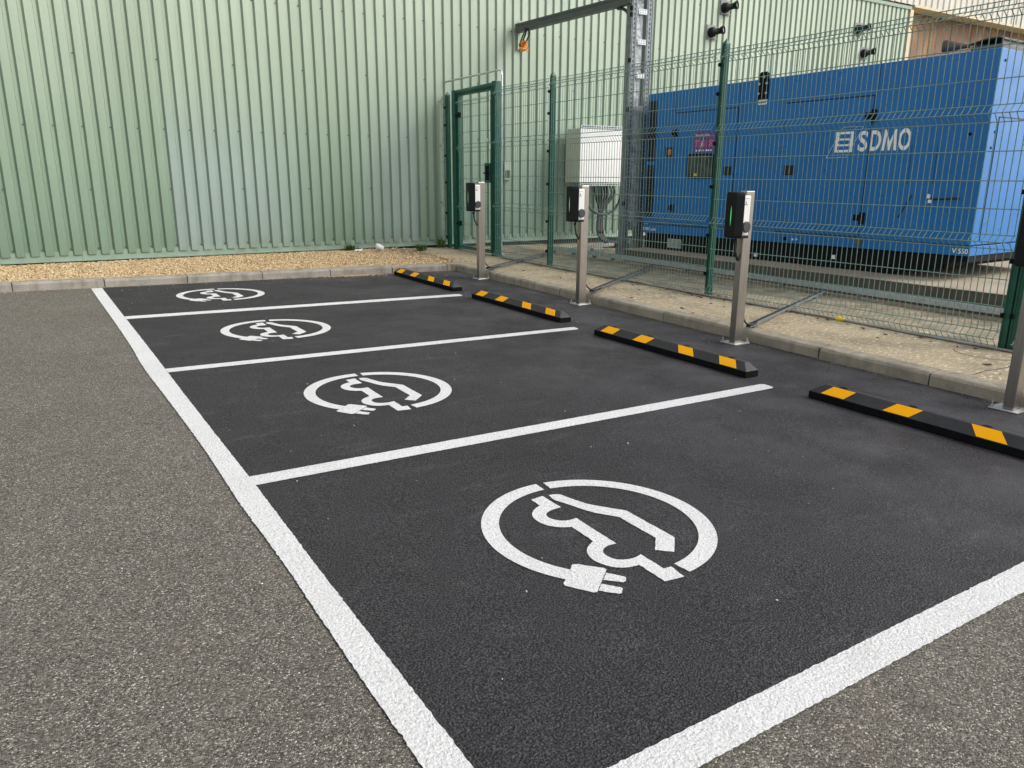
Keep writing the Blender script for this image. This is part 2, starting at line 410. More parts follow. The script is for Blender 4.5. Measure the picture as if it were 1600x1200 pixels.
# ------------------------------------------------------------------ painted markings (thin sheets of paint)
def jit(pts, step=.035, amp=.004, closed=True, keep=None):
    out = []; n = len(pts)
    for i in range(n if closed else n - 1):
        a = np.array(pts[i]); c = np.array(pts[(i + 1) % n]); Ls = np.linalg.norm(c - a); k = max(1, int(Ls / step))
        d = (c - a) / max(Ls, 1e-6); nr = np.array([-d[1], d[0]])
        for j in range(k):
            p = a + (c - a) * j / k
            if j: p = p + nr * random.gauss(0, amp)
            out.append(tuple(p))
    return out
def paint_poly(polys, ox, oy, name='painted_line', z=.0060):
    """polys: outlines in metres about (ox, oy); one mesh of paint draped on the sloping ground"""
    bm = bmesh.new()
    for poly in polys:
        vs = [bm.verts.new((x, y, GX * x + GY * y)) for x, y in poly]
        es = [bm.edges.new((vs[i], vs[(i + 1) % len(vs)])) for i in range(len(vs))]
        bmesh.ops.triangle_fill(bm, edges=es, use_beauty=True)
    for f in bm.faces:
        f.normal_update()
        if f.normal.z < 0: f.normal_flip()
    me = bpy.data.meshes.new(name); bm.to_mesh(me); bm.free(); me.materials.append(M['paint'])
    o = bpy.data.objects.new(name, me); COL.objects.link(o); o.location = (ox, oy, gz(ox, oy) + z); return o
# long edge line with its wobbly outer edge
outer = [(-.115, -.06), (-.111, .371), (-.112, .809), (-.105, 1.6), (-.115, 2.244), (-.106, 3.0), (-.108, 3.417), (-.12, 4.3), (-.132, 4.9), (-.133, 5.35), (-.120, 5.9), (-.117, 7.2), (-.124, 8.6), (-.126, 9.86)]
inner = [(.0, 9.86), (.0, 8.0), (.004, 6.0), (0, 4.0), (.004, 2.6), (-.003, 1.4), (.0, .118)]
# the edge line and the front line meet in a corner outside the lower edge of the photo: two separate pieces butted there
tag(paint_poly([jit(inner + outer[0:0] + [(0, -.004), (-.115, -.004)] + outer[1:], .014, .0013)], 0, 0), 'long white painted line running along the open ends of all four bays', 'road marking')
tag(paint_poly([jit([(.004, -.004), (2.4, -.006), (4.2, .0), (4.2, .115), (2.4, .113), (.3, .116), (.004, .116)], .014, .0013)], 0, 0, z=.0063), 'white painted front line of the nearest bay, cut by the lower right picture corner', 'road marking')
for k, (yc, xe, dx, lab) in enumerate(((2.5, 3.825, .022, 'white painted divider line between the nearest and the second bay'),
                                  (5.0, 3.90, .03, 'white painted divider line between the second and the third bay'),
                                  (7.49, 3.91, .06, 'thinnest looking white divider line, between the third and the farthest bay'))):
    h = .0625 if k < 2 else .085
    tag(paint_poly([jit([(.003, -h), (xe - .03, -h), (xe, -h + .02), (xe + dx * .5, h - .02), (xe - .02, h), (.003, h)], .014, .0011)], 0, yc), lab, 'road marking', 'white bay divider lines')
# electric-car emblem: broken ring, plug, and open outline of a car
def arc(r, a0, a1, n): return [(r * math.cos(R(a0 + (a1 - a0) * i / n)), r * math.sin(R(a0 + (a1 - a0) * i / n))) for i in range(n + 1)]
def ringpiece(ro, ri, a0, a1, n=70): return arc(ro, a0, a1, n) + arc(ri, a1, a0, n)
def cr2(P, n=5):
    return [(v.x, v.y) for v in curve_pts([(a, b_, 0) for a, b_ in P], n)]
RO, RI = .515, .436
emb = [ringpiece(RO, RI, -84.6, 83.2), ringpiece(RO, RI, 87.6, 217.6)]
lowA = [(-.107, .368), (-.034, .376), (-.034, .228)]
arch1i = cr2([(-.034, .228), (-.095, .222), (-.136, .200), (-.147, .161), (-.126, .118), (-.088, .098), (-.043, .100)], 5)
arch2i = cr2([(-.047, -.183), (-.098, -.183), (-.138, -.207), (-.150, -.245), (-.138, -.288), (-.100, -.312), (-.060, -.316), (-.022, -.308)], 5)
tail = [(-.022, -.443), (.014, -.446), (.003, -.529), (-.088, -.519), (-.087, -.372)]
arch2o = cr2([(-.087, -.372), (-.145, -.362), (-.192, -.328), (-.219, -.262), (-.210, -.200), (-.175, -.152), (-.118, -.117)], 5)
arch1o = cr2([(-.114, .035), (-.162, .060), (-.203, .110), (-.212, .180), (-.190, .236), (-.150, .272), (-.109, .292)], 5)
emb.append(lowA[:2] + arch1i + arch2i + tail[:4] + arch2o + arch1o)
emb.append(cr2([(-.004, .371), (.026, .366), (.050, .348), (.060, .312)], 4) + cr2([(.093, .205), (.118, .166), (.16, .11), (.208, .048)], 4) + [(.209, -.258), (.203, -.272), (.113, -.362), (.056, -.309), (.134, -.229), (.134, .010)] + cr2([(.064, .105), (.040, .160), (.025, .208), (-.012, .312)], 4))
emb.append([(-.318, -.236), (-.300, -.240), (-.226, -.318), (-.223, -.335), (-.360, -.448), (-.376, -.444), (-.437, -.352), (-.434, -.336)])
emb.append([(-.2415, -.3535), (-.200, -.410), (-.198, -.422), (-.215, -.441), (-.232, -.443), (-.2865, -.3905)])
emb.append([(-.3105, -.4105), (-.262, -.468), (-.262, -.478), (-.285, -.500), (-.298, -.501), (-.3505, -.4435)])
def shift(P, dx, dy): return [(a + dx, c + dy) for a, c in P]
emb = [jit(p, .012, .0009) for p in emb]
sym0 = None
for (cx, cy, lab) in ((1.182, 1.262, 'white electric car and plug emblem in a broken ring, painted in the nearest bay'),
                      (1.200, 3.750, 'white electric car and plug emblem painted in the second bay'),
                      (1.195, 6.262, 'white electric car and plug emblem painted in the third bay'),
                      (1.214, 8.735, 'flattest looking white electric car emblem, painted in the farthest bay by the gravel kerb')):
    if sym0 is None: o = sym0 = paint_poly(emb, cx, cy, 'painted_emblem', .0064)
    else:
        o = sym0.copy(); COL.objects.link(o); o.location = (cx, cy, gz(cx, cy) + .0064)
    tag(o, lab, 'road marking', 'electric car emblems painted in the bays')

# ------------------------------------------------------------------ kerbs
def kerb_run(stones, foot, along, name, mat, inward):
    """stones: list of (t0, t1); foot(t)->(x,y); inward: unit vector away from the bays"""
    mb = MB()
    prof = [(0, -.12), (.004, .082), (.018, .100), (.034, .108), (.15, .114), (.15, -.12)]
    for t0, t1 in stones:
        dz = random.uniform(-.004, .004); do = random.uniform(-.005, .005)
        rings = []
        nseg = 6
        for i in range(nseg + 1):
            t = t0 + (t1 - t0) * i / nseg; x, y = foot(t)
            w = random.gauss(0, .0025)
            rings.append(mb.addv([(x + inward[0] * (a + do + w), y + inward[1] * (a + do + w), gz(x, y) + h + (dz + random.gauss(0, .0015) if h > 0 else 0)) for a, h in prof]))
        n = len(prof)
        for r0, r1 in zip(rings, rings[1:]):
            for k in range(n - 1): mb.addf((r0 + k, r0 + k + 1, r1 + k + 1, r1 + k))
        mb.addf(tuple(rings[0] + k for k in range(n)), tuple(rings[-1] + k for k in range(n))[::-1])
    # mortar between the stones, set back a little
    for (a0, a1), (b0, b1) in zip(stones, stones[1:]):
        x0, y0 = foot(a1 - .01); x1, y1 = foot(b0 + .01)
        for (u0, u1) in ((.012, .148),):
            b = mb.addv([(x + inward[0] * u, y + inward[1] * u, gz(x, y) + h) for h in (-.1, .092) for (x, y) in ((x0, y0), (x1, y1)) for u in (u0, u1)])
            mb.mat(1); mb.addf((b, b + 1, b + 3, b + 2), (b + 4, b + 6, b + 7, b + 5), (b, b + 2, b + 6, b + 4), (b + 1, b + 5, b + 7, b + 3), (b, b + 4, b + 5, b + 1), (b + 2, b + 3, b + 7, b + 6)); mb.mat(0)
    return struct(mb.build(name, [mat, M['dark_conc']], bevel=0.0))
kerb_run([(k + .04 + .006 - 14, k + 1.04 - .006 - 14) for k in range(14 + 4)] + [(4.046, 4.99)], lambda t: (t, 9.915), (1, 0), 'kerb', M['kerbs'], (0, 1))
kerb_run([(k + .92 - 8 + .006, k + 1.92 - 8 - .006) for k in range(16)] + [(8.926, 9.90)], lambda t: (kx(t), t), (0, 1), 'kerb', M['kerbc'], (1, 0))
mb = MB(); prof = [(0, -.12), (.004, .082), (.018, .100), (.034, .108), (.15, .114)]       # rounded inside corner piece
cx, cy = 4.995, 9.905
b = mb.addv([(x, y, gz(5, 9.9) + z) for z in (-.12, .112) for x, y in ((5.0, 9.915), (5.06, 9.90), (5.125, 9.85), (5.139, 9.905), (5.28, 9.905), (5.28, 10.064), (4.995, 10.064))])
n = 7; mb.addf(tuple(b + i for i in range(n))[::-1], tuple(b + n + i for i in range(n)))
for i in range(n): j = (i + 1) % n; mb.addf((b + i, b + j, b + n + j, b + n + i))
struct(mb.build('kerb', M['kerbc'], bevel=.012))

# ------------------------------------------------------------------ pavement slab behind the right kerb, and the yard under the generator
mb = MB()
def slabz(x, y): return gz(x, y) + .112 + .002 * math.sin(3 * x + 2 * y)
ys = np.linspace(-7, 12.8, 67); nx = 12
cols = []
for y in ys:
    xl = kx(y) + .148 if y < 9.95 else 5.279 + (y - 9.95) * .12
    cols.append(mb.addv([(xl + (8.6 - xl) * i / nx, y, slabz(xl + (8.6 - xl) * i / nx, y)) for i in range(nx + 1)]))
for a, c in zip(cols, cols[1:]):
    for i in range(nx): mb.addf((a + i, a + i + 1, c + i + 1, c + i))
b = mb.addv([(8.6, -7, slabz(8.6, -7)), (40, -7, slabz(40, -7)), (40, 12.8, slabz(40, 12.8)), (8.6, 12.8, slabz(8.6, 12.8))]); mb.addf((b, b + 1, b + 2, b + 3))
struct(mb.build('pavement', M['slab'], smooth=True))
# hairline cracks scored across the pavement
mb = MB()
for P in ([(5.16, 1.70), (5.4, 1.72), (5.66, 1.69), (5.93, 1.74), (6.1, 1.76)], [(6.1 + .24 * math.cos(a), 2.05 + .26 * math.sin(a)) for a in np.linspace(1.9, 4.6, 12)], [(5.2, 5.7), (5.7, 5.62), (6.3, 5.66)], [(5.3, 8.7), (5.8, 8.72), (6.35, 8.66)]):
    for (x0, y0), (x1, y1) in zip(P, P[1:]):
        d = Vector((x1 - x0, y1 - y0, 0)).normalized() * .004; n_ = Vector((-d.y, d.x, 0))
        b = mb.addv([(x0 - n_.x, y0 - n_.y, slabz(x0, y0) + .003), (x1 - n_.x, y1 - n_.y, slabz(x1, y1) + .003), (x1 + n_.x, y1 + n_.y, slabz(x1, y1) + .003), (x0 + n_.x, y0 + n_.y, slabz(x0, y0) + .003)]); mb.addf((b, b + 1, b + 2, b + 3))
struct(mb.build('pavement_crack', M['dark_conc']))

# ------------------------------------------------------------------ gravel strip
def grz(x, y):
    t = (y - 10.06) / 2.64
    z0 = gz(x, 9.97) + .104; z1 = .150 if x < 6 else .14
    return z0 + (z1 - z0) * min(1, max(0, t))
mb = MB(); xs = np.linspace(-14, 5.28, 60); rows = []
for x in xs: rows.append(mb.addv([(x, y, grz(x, y) - .012) for y in (10.06, 10.9, 11.8, 12.82)]))
for a, c in zip(rows, rows[1:]):
    for i in range(3): mb.addf((a + i, c + i, c + i + 1, a + i + 1))
b = mb.addv([(x, y, grz(min(x, 5.3), y) - .012) for x, y in ((5.28, 10.06), (5.33, 10.4), (5.62, 12.82), (5.28, 12.82))]); mb.addf((b, b + 1, b + 2, b + 3))
struct(mb.build('gravel_bed', M['soil']))
phi = (1 + 5 ** .5) / 2
ICO = np.array([(-1, phi, 0), (1, phi, 0), (-1, -phi, 0), (1, -phi, 0), (0, -1, phi), (0, 1, phi), (0, -1, -phi), (0, 1, -phi), (phi, 0, -1), (phi, 0, 1), (-phi, 0, -1), (-phi, 0, 1)]) / 1.9
ICF = np.array([(0, 11, 5), (0, 5, 1), (0, 1, 7), (0, 7, 10), (0, 10, 11), (1, 5, 9), (5, 11, 4), (11, 10, 2), (10, 7, 6), (7, 1, 8), (3, 9, 4), (3, 4, 2), (3, 2, 6), (3, 6, 8), (3, 8, 9), (4, 9, 5), (2, 4, 11), (6, 2, 10), (8, 6, 7), (9, 8, 1)])
def pebbles(P, size, name, mat, flat=.6):
    n = len(P); sz = size if hasattr(size, '__len__') else np.full(n, size)
    V = ICO[None] * (1 + rng.normal(0, .16, (n, 12, 1)))
    V = V * np.stack([rng.uniform(.75, 1.35, n), rng.uniform(.7, 1.1, n), rng.uniform(flat * .7, flat * 1.2, n)], 1)[:, None, :]
    a = rng.uniform(0, 6.283, n); c, s_ = np.cos(a)[:, None], np.sin(a)[:, None]
    x = V[..., 0] * c - V[..., 1] * s_; y = V[..., 0] * s_ + V[..., 1] * c
    ti = rng.normal(0, .35, (n, 1)); z = V[..., 2] + x * ti
    V = np.stack([x, y, z], 2) * sz[:, None, None] + P[:, None, :]
    F = ICF[None] + (np.arange(n) * 12)[:, None, None]
    me = bpy.data.meshes.new(name); me.vertices.add(n * 12); me.vertices.foreach_set('co', V.reshape(-1))
    nf = n * 20; me.loops.add(nf * 3); me.loops.foreach_set('vertex_index', F.reshape(-1).astype(np.int32))
    me.polygons.add(nf); me.polygons.foreach_set('loop_start', np.arange(0, nf * 3, 3, dtype=np.int32))
    me.update(calc_edges=True); me.validate(); me.materials.append(mat)
    o = bpy.data.objects.new(name, me); COL.objects.link(o); return o
n = 42000
gxp = rng.uniform(-3.4, 5.75, n); gyp = rng.uniform(10.05, 12.72, n)
keep = (gxp < 4.9) | (rng.random(n) < np.clip((5.75 - gxp) / .85, 0, 1) ** 1.5 * np.where(gyp < 11.3, 1, .35))
gxp, gyp = gxp[keep], gyp[keep]; n = len(gxp)
gsz = rng.uniform(.008, .019, n)
gP = np.stack([gxp, gyp, np.array([max(grz(min(a, 5.3), c), slabz(a, c) if a > 5.3 else -9) for a, c in zip(gxp, gyp)]) - .006 + rng.uniform(0, .012, n)], 1)
nl = 5000; lx = rng.uniform(-14, -3.4, nl); ly = rng.uniform(10.05, 12.72, nl)
gP = np.concatenate([gP, np.stack([lx, ly, np.array([grz(a, c) for a, c in zip(lx, ly)])], 1)]); gsz = np.concatenate([gsz, rng.uniform(.02, .04, nl)])
ns = 260; sx = rng.normal(3.45, .28, ns); sy = 9.90 - np.abs(rng.normal(0, .09, ns)); 
gP = np.concatenate([gP, np.stack([sx, sy, gz(sx, sy) + .009], 1)]); gsz = np.concatenate([gsz, rng.uniform(.006, .014, ns)])
tag(pebbles(gP, gsz, 'gravel', M['gravel']), 'loose golden gravel strip between kerb and green cladding', 'gravel', kind='stuff')
# fine grit and sand gathered in the gutter along the kerbs and around the wheel stops
n = 5200; gy_ = rng.uniform(-.5, 9.7, n); gx_ = kx(gy_) - np.abs(rng.normal(0, .022, n)) - .003
n2 = 2600; hx_ = rng.uniform(-2.6, 4.95, n2); hy_ = 9.91 - np.abs(rng.normal(0, .022, n2))
keep = rng.random(n) < .25 + .75 * (np.sin(gy_ * 2.3) * np.sin(gy_ * .9 + 1) > -.2); gx_, gy_ = gx_[keep], gy_[keep]
ax = np.concatenate([gx_, hx_]); ay = np.concatenate([gy_, hy_])
tag(pebbles(np.stack([ax, ay, gz(ax, ay) + .004], 1), rng.uniform(.002, .0052, len(ax)), 'gutter_grit', M['grit']), 'fine tan grit gathered in the gutter at the foot of the kerbs', 'grit', kind='stuff')
# pale stone chips flicked onto the bays and the old surface
n = 200; cxp = rng.uniform(-2.8, 4.9, n); cyp = np.concatenate([rng.uniform(.1, 9.8, 110), 9.85 - np.abs(rng.normal(0, .25, 90))])
tag(pebbles(np.stack([cxp, cyp, gz(cxp, cyp) + .007], 1), rng.uniform(.0025, .0065, n), 'stone_chips', M['chip']), 'tiny pale stone chips scattered over the asphalt', 'stone chips', kind='stuff')
# dead leaf bits on the pavement along the fence foot
mb = MB()
for k in range(150):
    if k < 95: x = 6.28 + random.gauss(0, .10); y = random.uniform(.5, 10.4)
    elif k < 125: x = 6.38 + random.gauss(0, .12); y = 5.55 + random.gauss(0, .25)
    else: x = random.uniform(5.2, 6.3); y = random.uniform(1, 9)
    a = random.uniform(0, 6.28); w = random.uniform(.008, .026); h = random.uniform(.006, .013); z = slabz(x, y) + .004
    c_, s_ = math.cos(a), math.sin(a)
    P = [(-1.3, 0, .3), (-.3, -.7, .05), (1, -.5, .9), (1.4, .2, .2), (.2, .8, .7), (-.7, .6, .1)]
    b = mb.addv([(x + (p * c_ - q * s_) * w, y + (p * s_ + q * c_) * w, z + r_ * h) for p, q, r_ in P]); mb.addf((b, b + 1, b + 2, b + 3, b + 4, b + 5))
tag(mb.build('leaf_litter', M['deadleaf']), 'dark dead leaf scraps along the foot of the fence', 'leaf litter', kind='stuff')

# ------------------------------------------------------------------ warehouse
wh = thing('warehouse', 'pale green ribbed metal warehouse wall with cream upper cladding behind the bays', 'building', (4, wy(4), 0))
def W(u, d, z): return (u - 4, wy(u, d) - wy(4), z)      # u along the wall, d in front of it
mb = MB(); per = .1930; u0 = -.502; X0, X1, ZT = -12.0, 20.95, 6.06
prof = []
k = int((X0 - u0) / per)
while u0 + k * per < X1 - .2:
    c = u0 + k * per; prof += [(c - .018, -.034), (c + .012, 0), (c + .1195, 0), (c + .1335, -.034)]; k += 1
b = mb.addv([W(u, d, z) for u, d in prof for z in (.268, ZT)])
for i in range(len(prof) - 1): a = b + 2 * i; mb.addf((a, a + 2, a + 3, a + 1))
mb.mat(1)
kk = int((-2 - u0) / per)
def screw(u, z):
    p = Vector(W(u, -.034, z)); n_ = 6
    b = mb.addv([p + Vector((math.cos(2 * math.pi * i / n_) * .0105, -e, math.sin(2 * math.pi * i / n_) * .0105)) for e in (0, .011) for i in range(n_)])
    mb.addf(tuple(b + n_ + i for i in range(n_)))
    for i in range(n_): j = (i + 1) % n_; mb.addf((b + i, b + j, b + n_ + j, b + n_ + i))
for j in range(-6, 118):
    u = u0 + j * per - .0275
    if u > X1 - .3: break
    if j % 2 == 0:
        for z in (.36, 2.205, 4.27): screw(u, z)
    if j % 6 == 4:
        for z in (1.268, 3.25, 5.3): screw(u, z)
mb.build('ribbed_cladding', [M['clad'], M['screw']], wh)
mb = MB()
def wall_strip(mb, u_0, u_1, pr):   # pr: closed (d, z) outline
    mb.prism(pr, lambda a, c, t: W(t, a, c), u_0, u_1)
us = np.arange(X0, X1, 3.0).tolist() + [X1]
for a, c in zip(us, us[1:]): wall_strip(mb, a + .002, c - .002, [(-.020, .325), (-.020, .20), (.014, .192), (.014, .172), (-.03, .172), (-.03, .325)])
mb.build('base_flashing', M['flash'], wh)
mb = MB(); wall_strip(mb, X0, X1, [(-.06, -.8), (-.06, .3), (-.4, .3), (-.4, -.8)]); mb.build('foundation', M['dark_conc'], wh)
mb = MB(); wall_strip(mb, X0, X1 + .02, [(.030, ZT - .03), (.030, ZT + .05), (-.15, ZT + .05), (-.15, ZT - .03)]); mb.build('top_flashing', M['flash'], wh)
mb = MB(); wall_strip(mb, X1 - .03, X1 + .12, [(.035, -.5), (.035, ZT - .032), (-.5, ZT - .032), (-.5, -.5)]); mb.build('corner_trim', M['creamtrim'], wh)
# cream upper storey over green wall and recess
mb = MB(); prof = []; u = X0
while u < 44:
    prof += [(u, 0), (u + .16, 0), (u + .19, -.03), (u + .26, -.03), (u + .29, 0)]; u += .29
b = mb.addv([W(u, d + .02, z) for u, d in prof for z in (ZT + .10, 9.2)])
for i in range(len(prof) - 1): a = b + 2 * i; mb.addf((a, a + 2, a + 3, a + 1))
mb.build('upper_cladding', M['cream'], wh)
mb = MB(); wall_strip(mb, X1 + .13, 44, [(.045, ZT + .045), (.045, ZT + .11), (-.6, ZT + .11), (-.6, ZT + .045)]); mb.build('eaves_trim', M['creamtrim'], wh)
mb = MB(); wall_strip(mb, X1 + .12, 44, [(-.42, -1), (-.42, ZT + .04), (-.7, ZT + .04), (-.7, -1)])
for u in np.arange(21.6, 44, 1.1): wall_strip(mb, u, u + .03, [(-.405, -1), (-.405, ZT + .03), (-.43, ZT + .03), (-.43, -1)])
mb.build('rusty_wall', M['rusty'], wh)
mb = MB(); b = mb.addv([W(X0, -.1, 9.2), W(44, -.1, 9.2), W(44, -25, 10.5), W(X0, -25, 10.5)]); mb.addf((b, b + 1, b + 2, b + 3)); mb.build('roof', M['galv_dull'], wh)

# ------------------------------------------------------------------ wheel stops
WS_P = [(0, .0), (0, .046), (.058, .104), (.096, .106), (.150, .046), (.150, 0)]
def make_stop():
    t = thing('wheel_stop', '', 'wheel stop')
    mb = MB(); LN = 1.9; ins = .095
    # body runs from s = 0 (far end) to s = LN (near end), along local -Y; a sheared wedge at each end
    a = mb.addv([(x, -s, z) for s in (0, LN) for x, z in ((0, 0), (0, .053), (.150, .053), (.150, 0))])
    t0 = mb.addv([(.055, -.085, .112), (.096, -.085, .114), (.055, -(LN - .07), .112), (.096, -(LN - .07), .114)])
    mb.mat(1); mb.addf((a, a + 1, a + 5, a + 4), (a + 3, a + 7, a + 6, a + 2), (a, a + 3, a + 2, a + 1), (a + 4, a + 5, a + 6, a + 7), (a, a + 4, a + 7, a + 3))
    mb.mat(0); mb.addf((a + 1, t0, t0 + 2, a + 5), (t0, t0 + 1, t0 + 3, t0 + 2), (t0 + 1, a + 2, a + 6, t0 + 3), (a + 1, a + 2, t0 + 1, t0), (a + 5, t0 + 2, t0 + 3, a + 6))
    mb.build('rubber_body', [M['rubber'], M['rubber_side']], t, bevel=.006)
    def patch(s_t0, s_t1, s_b0, s_b1):
        m = MB(); lo = Vector((.003, 0, .0565)); hi = Vector((.0525, 0, .1095)); nrm = Vector((-.72, 0, .69)) * .0035
        b = m.addv([hi + Vector((0, -s_t0, 0)) + nrm, hi + Vector((0, -s_t1, 0)) + nrm, lo + Vector((0, -s_b1, 0)) + nrm, lo + Vector((0, -s_b0, 0)) + nrm,
                    hi + Vector((0, -s_t0, 0)) - nrm, hi + Vector((0, -s_t1, 0)) - nrm, lo + Vector((0, -s_b1, 0)) - nrm, lo + Vector((0, -s_b0, 0)) - nrm])
        m.addf((b, b + 1, b + 2, b + 3), (b, b + 4, b + 5, b + 1), (b + 1, b + 5, b + 6, b + 2), (b + 2, b + 6, b + 7, b + 3), (b + 3, b + 7, b + 4, b))
        m.build('reflective_strip', M['yellow'], t)
    for q in ((.16, .33, .10, .275), (.63, .80, .565, .74), (1.10, 1.27, 1.16, 1.335), (1.57, 1.74, 1.625, 1.80)): patch(*q)
    for s in (.22, .72, 1.18, 1.68):
        m = MB(); n_ = 14
        b = m.addv([(.077 + math.cos(2 * math.pi * i / n_) * .017, -s + math.sin(2 * math.pi * i / n_) * .03, .1155) for i in range(n_)])
        m.addf(tuple(b + i for i in range(n_))); m.build('bolt_hole', M['black'], t)
    return t
SP = [(3.822, 2.147, 'black rubber wheel stop with yellow strips, nearest, running out of the right edge of frame'),
      (3.846, 4.640, 'black and yellow wheel stop of the second bay, before the green-lit charging post'),
      (3.922, 7.216, 'black and yellow wheel stop of the third bay'),
      (3.970, 9.715, 'black and yellow wheel stop of the farthest bay, its end close to the gravel kerb')]
st0 = make_stop()
for i, (x, y, lab) in enumerate(SP):
    o = st0 if i == 0 else copy_tree(st0)
    o.location = (x, y, gz(x, y) + .0045); o.rotation_euler = (GY, -GX, 0)
    tag(o, lab, 'wheel stop', 'black and yellow rubber wheel stops')

# ------------------------------------------------------------------ charging posts
def make_charger(led='led'):
    t = thing('charging_post', '', 'charging post')
    # local origin: front near corner of the column at ground level; column runs +x (depth) and +y (width)
    D, Wd, H = .110, .072, 1.412
    mb = MB(); mb.box(0, D, 0, Wd, .010, H)
    mb.build('column', M['steel'], t, bevel=.006)
    mb = MB(); mb.box(-.035, D + .055, -.045, Wd + .075, .001, .010); bp_ = mb.build('base_plate', M['plate'], t, bevel=.002)
    for x, y in ((-.018, Wd + .058), (D + .035, -.028), (-.018, -.028), (D + .035, Wd + .058)):
        if (x < 0 and y < 0): continue
        m = MB(); m.tube([(x, y, .010), (x, y, .024)], .014, 6); m.tube([(x, y, .024), (x, y, .055)], .0055, 8); m.build('bolt', M['plate'], bp_)
    # wall box: white core with a black front cover
    y0, y1 = -.070, .100; z0, z1 = 1.002, 1.404
    mb = MB(); mb.box(-.100, -.001, y0 + .012, y1 - .010, z0 + .020, z1 - .030); body = mb.build('charger_housing', M['whitep'], t, bevel=.010)
    mb = MB()  # cover: chamfered slab, wrapped down under the box
    out = [(-.165, y0 + .038), (-.165, y1 - .022), (-.158, y1 - .008), (-.100, y1), (-.092, y1), (-.092, y0), (-.104, y0)]
    def ringz(z, g_):
        cxm, cym = -.125, (y0 + y1) / 2
        return mb.addv([(cxm + (x - cxm) * (1 - g_ * .25), cym + (y - cym) * (1 - g_), z) for x, y in out])
    lv = [ringz(z0 - .002, .22), ringz(z0 + .004, .10), ringz(z0 + .018, .0), ringz(z1 - .03, .0), ringz(z1 - .010, .06), ringz(z1, .20)]
    n_ = len(out)
    for a, c in zip(lv, lv[1:]):
        for i in range(n_): j = (i + 1) % n_; mb.addf((a + i, a + j, c + j, c + i))
    mb.addf(tuple(lv[0] + i for i in range(n_))[::-1], tuple(lv[-1] + i for i in range(n_)))
    cov = mb.build('front_cover', M['blackp'], t, bevel=.004)
    mb = MB(); mb.box(-.100, -.004, y0 + .008, y1 - .006, z0 - .004, z0 + .019); mb.build('lower_tray', M['blackp'], t, bevel=.004)
    # slim leaf-shaped light on the front
    mb = MB(); zc = 1.195; hh = .088; yc = .018
    P = [(yc + .0042 * math.sin(math.pi * i / 12), zc - hh + 2 * hh * i / 12) for i in range(13)] + [(yc - .0042 * math.sin(math.pi * i / 12), zc - hh + 2 * hh * i / 12) for i in range(11, 0, -1)]
    mb.prism(P, lambda a, c, d: (d, a, c), -.1665, -.163); mb.build('status_light', M[led], cov)
    # socket on the side towards the drive
    mb = MB(); n_ = 24; ys_ = y0 + .012
    def disc(yy, r): return mb.addv([(-.046 + r * math.cos(2 * math.pi * i / n_), yy, 1.098 + r * 1.06 * math.sin(2 * math.pi * i / n_)) for i in range(n_)])
    a = disc(ys_ + .01, .047); c = disc(ys_ - .016, .047); e = disc(ys_ - .019, .040)
    for p_, q_ in ((a, c), (c, e)):
        for i in range(n_): j = (i + 1) % n_; mb.addf((p_ + i, p_ + j, q_ + j, q_ + i))
    mb.addf(tuple(e + i for i in range(n_))); mb.build('socket_cover', M['greyp'], body)
    mb = MB(); ysx = ys_ - .0012
    for (xa, xb, za, zb_) in ((-.085, -.078, 1.345, 1.350), (-.071, -.066, 1.345, 1.351), (-.058, -.051, 1.345, 1.350), (-.044, -.036, 1.345, 1.349),
                             (-.072, -.062, 1.302, 1.318), (-.084, -.046, 1.292, 1.298), (-.067, -.064, 1.318, 1.328)): 
        b = mb.addv([(xa, ysx, za), (xb, ysx, za), (xb, ysx, zb_), (xa, ysx, zb_)]); mb.addf((b, b + 1, b + 2, b + 3))
    mb.build('printed_marks', M['ink'], body)
    mb = MB(); mb.tube(curve_pts([(-.055, .040, 1.0), (-.060, .040, .95), (-.048, .040, .88), (-.020, .040, .815), (.004, .040, .79)]), .0105, 8); mb.tube([(-.058, .045, .985), (-.058, .045, .955)], .016, 10)
    mb.build('supply_cable', M['cable'], t, smooth=True)
    # cable leaving the foot of the post towards its tray
    mb = MB(); mb.tube(curve_pts([(D - .02, .04, .30), (D + .03, .02, .21), (D + .10, .02, .165), (D + .20, .045, .158), (D + .32, .11, .165)]), .0085, 8)
    mb.build('foot_cable', M['cable'], t, smooth=True)
    return t
CP = [(4.790, 1.222, 'stainless charging post cut off by the right edge of the frame, in the nearest bay', 'led'),
      (4.775, 3.678, 'stainless charging post with bright green light, standing before the blue generator', 'led'),
      (4.845, 6.190, 'stainless charging post in front of the white cabinet, its light pale', 'led_pale'),
      (4.930, 8.760, 'farthest stainless charging post, standing before the green gate', 'led_pale')]
c0 = make_charger('led'); c1 = None
for i, (x, y, lab, led) in enumerate(CP):
    o = c0 if i == 0 else copy_tree(c0)
    if led == 'led_pale':
        cov = [c for c in o.children if c.name.startswith('front_cover')][0]; li = cov.children[0]
        li.data = li.data.copy(); li.data.materials[0] = M['led_pale']
    o.location = (x, y, gz(x, y) + .004)
    tag(o, lab, 'charging post', 'charging posts along the kerb')

bpy.data.objects.remove([c for c in c0.children if c.name.startswith('foot_cable')][0])   # the tray of the cut-off post lies outside the photo

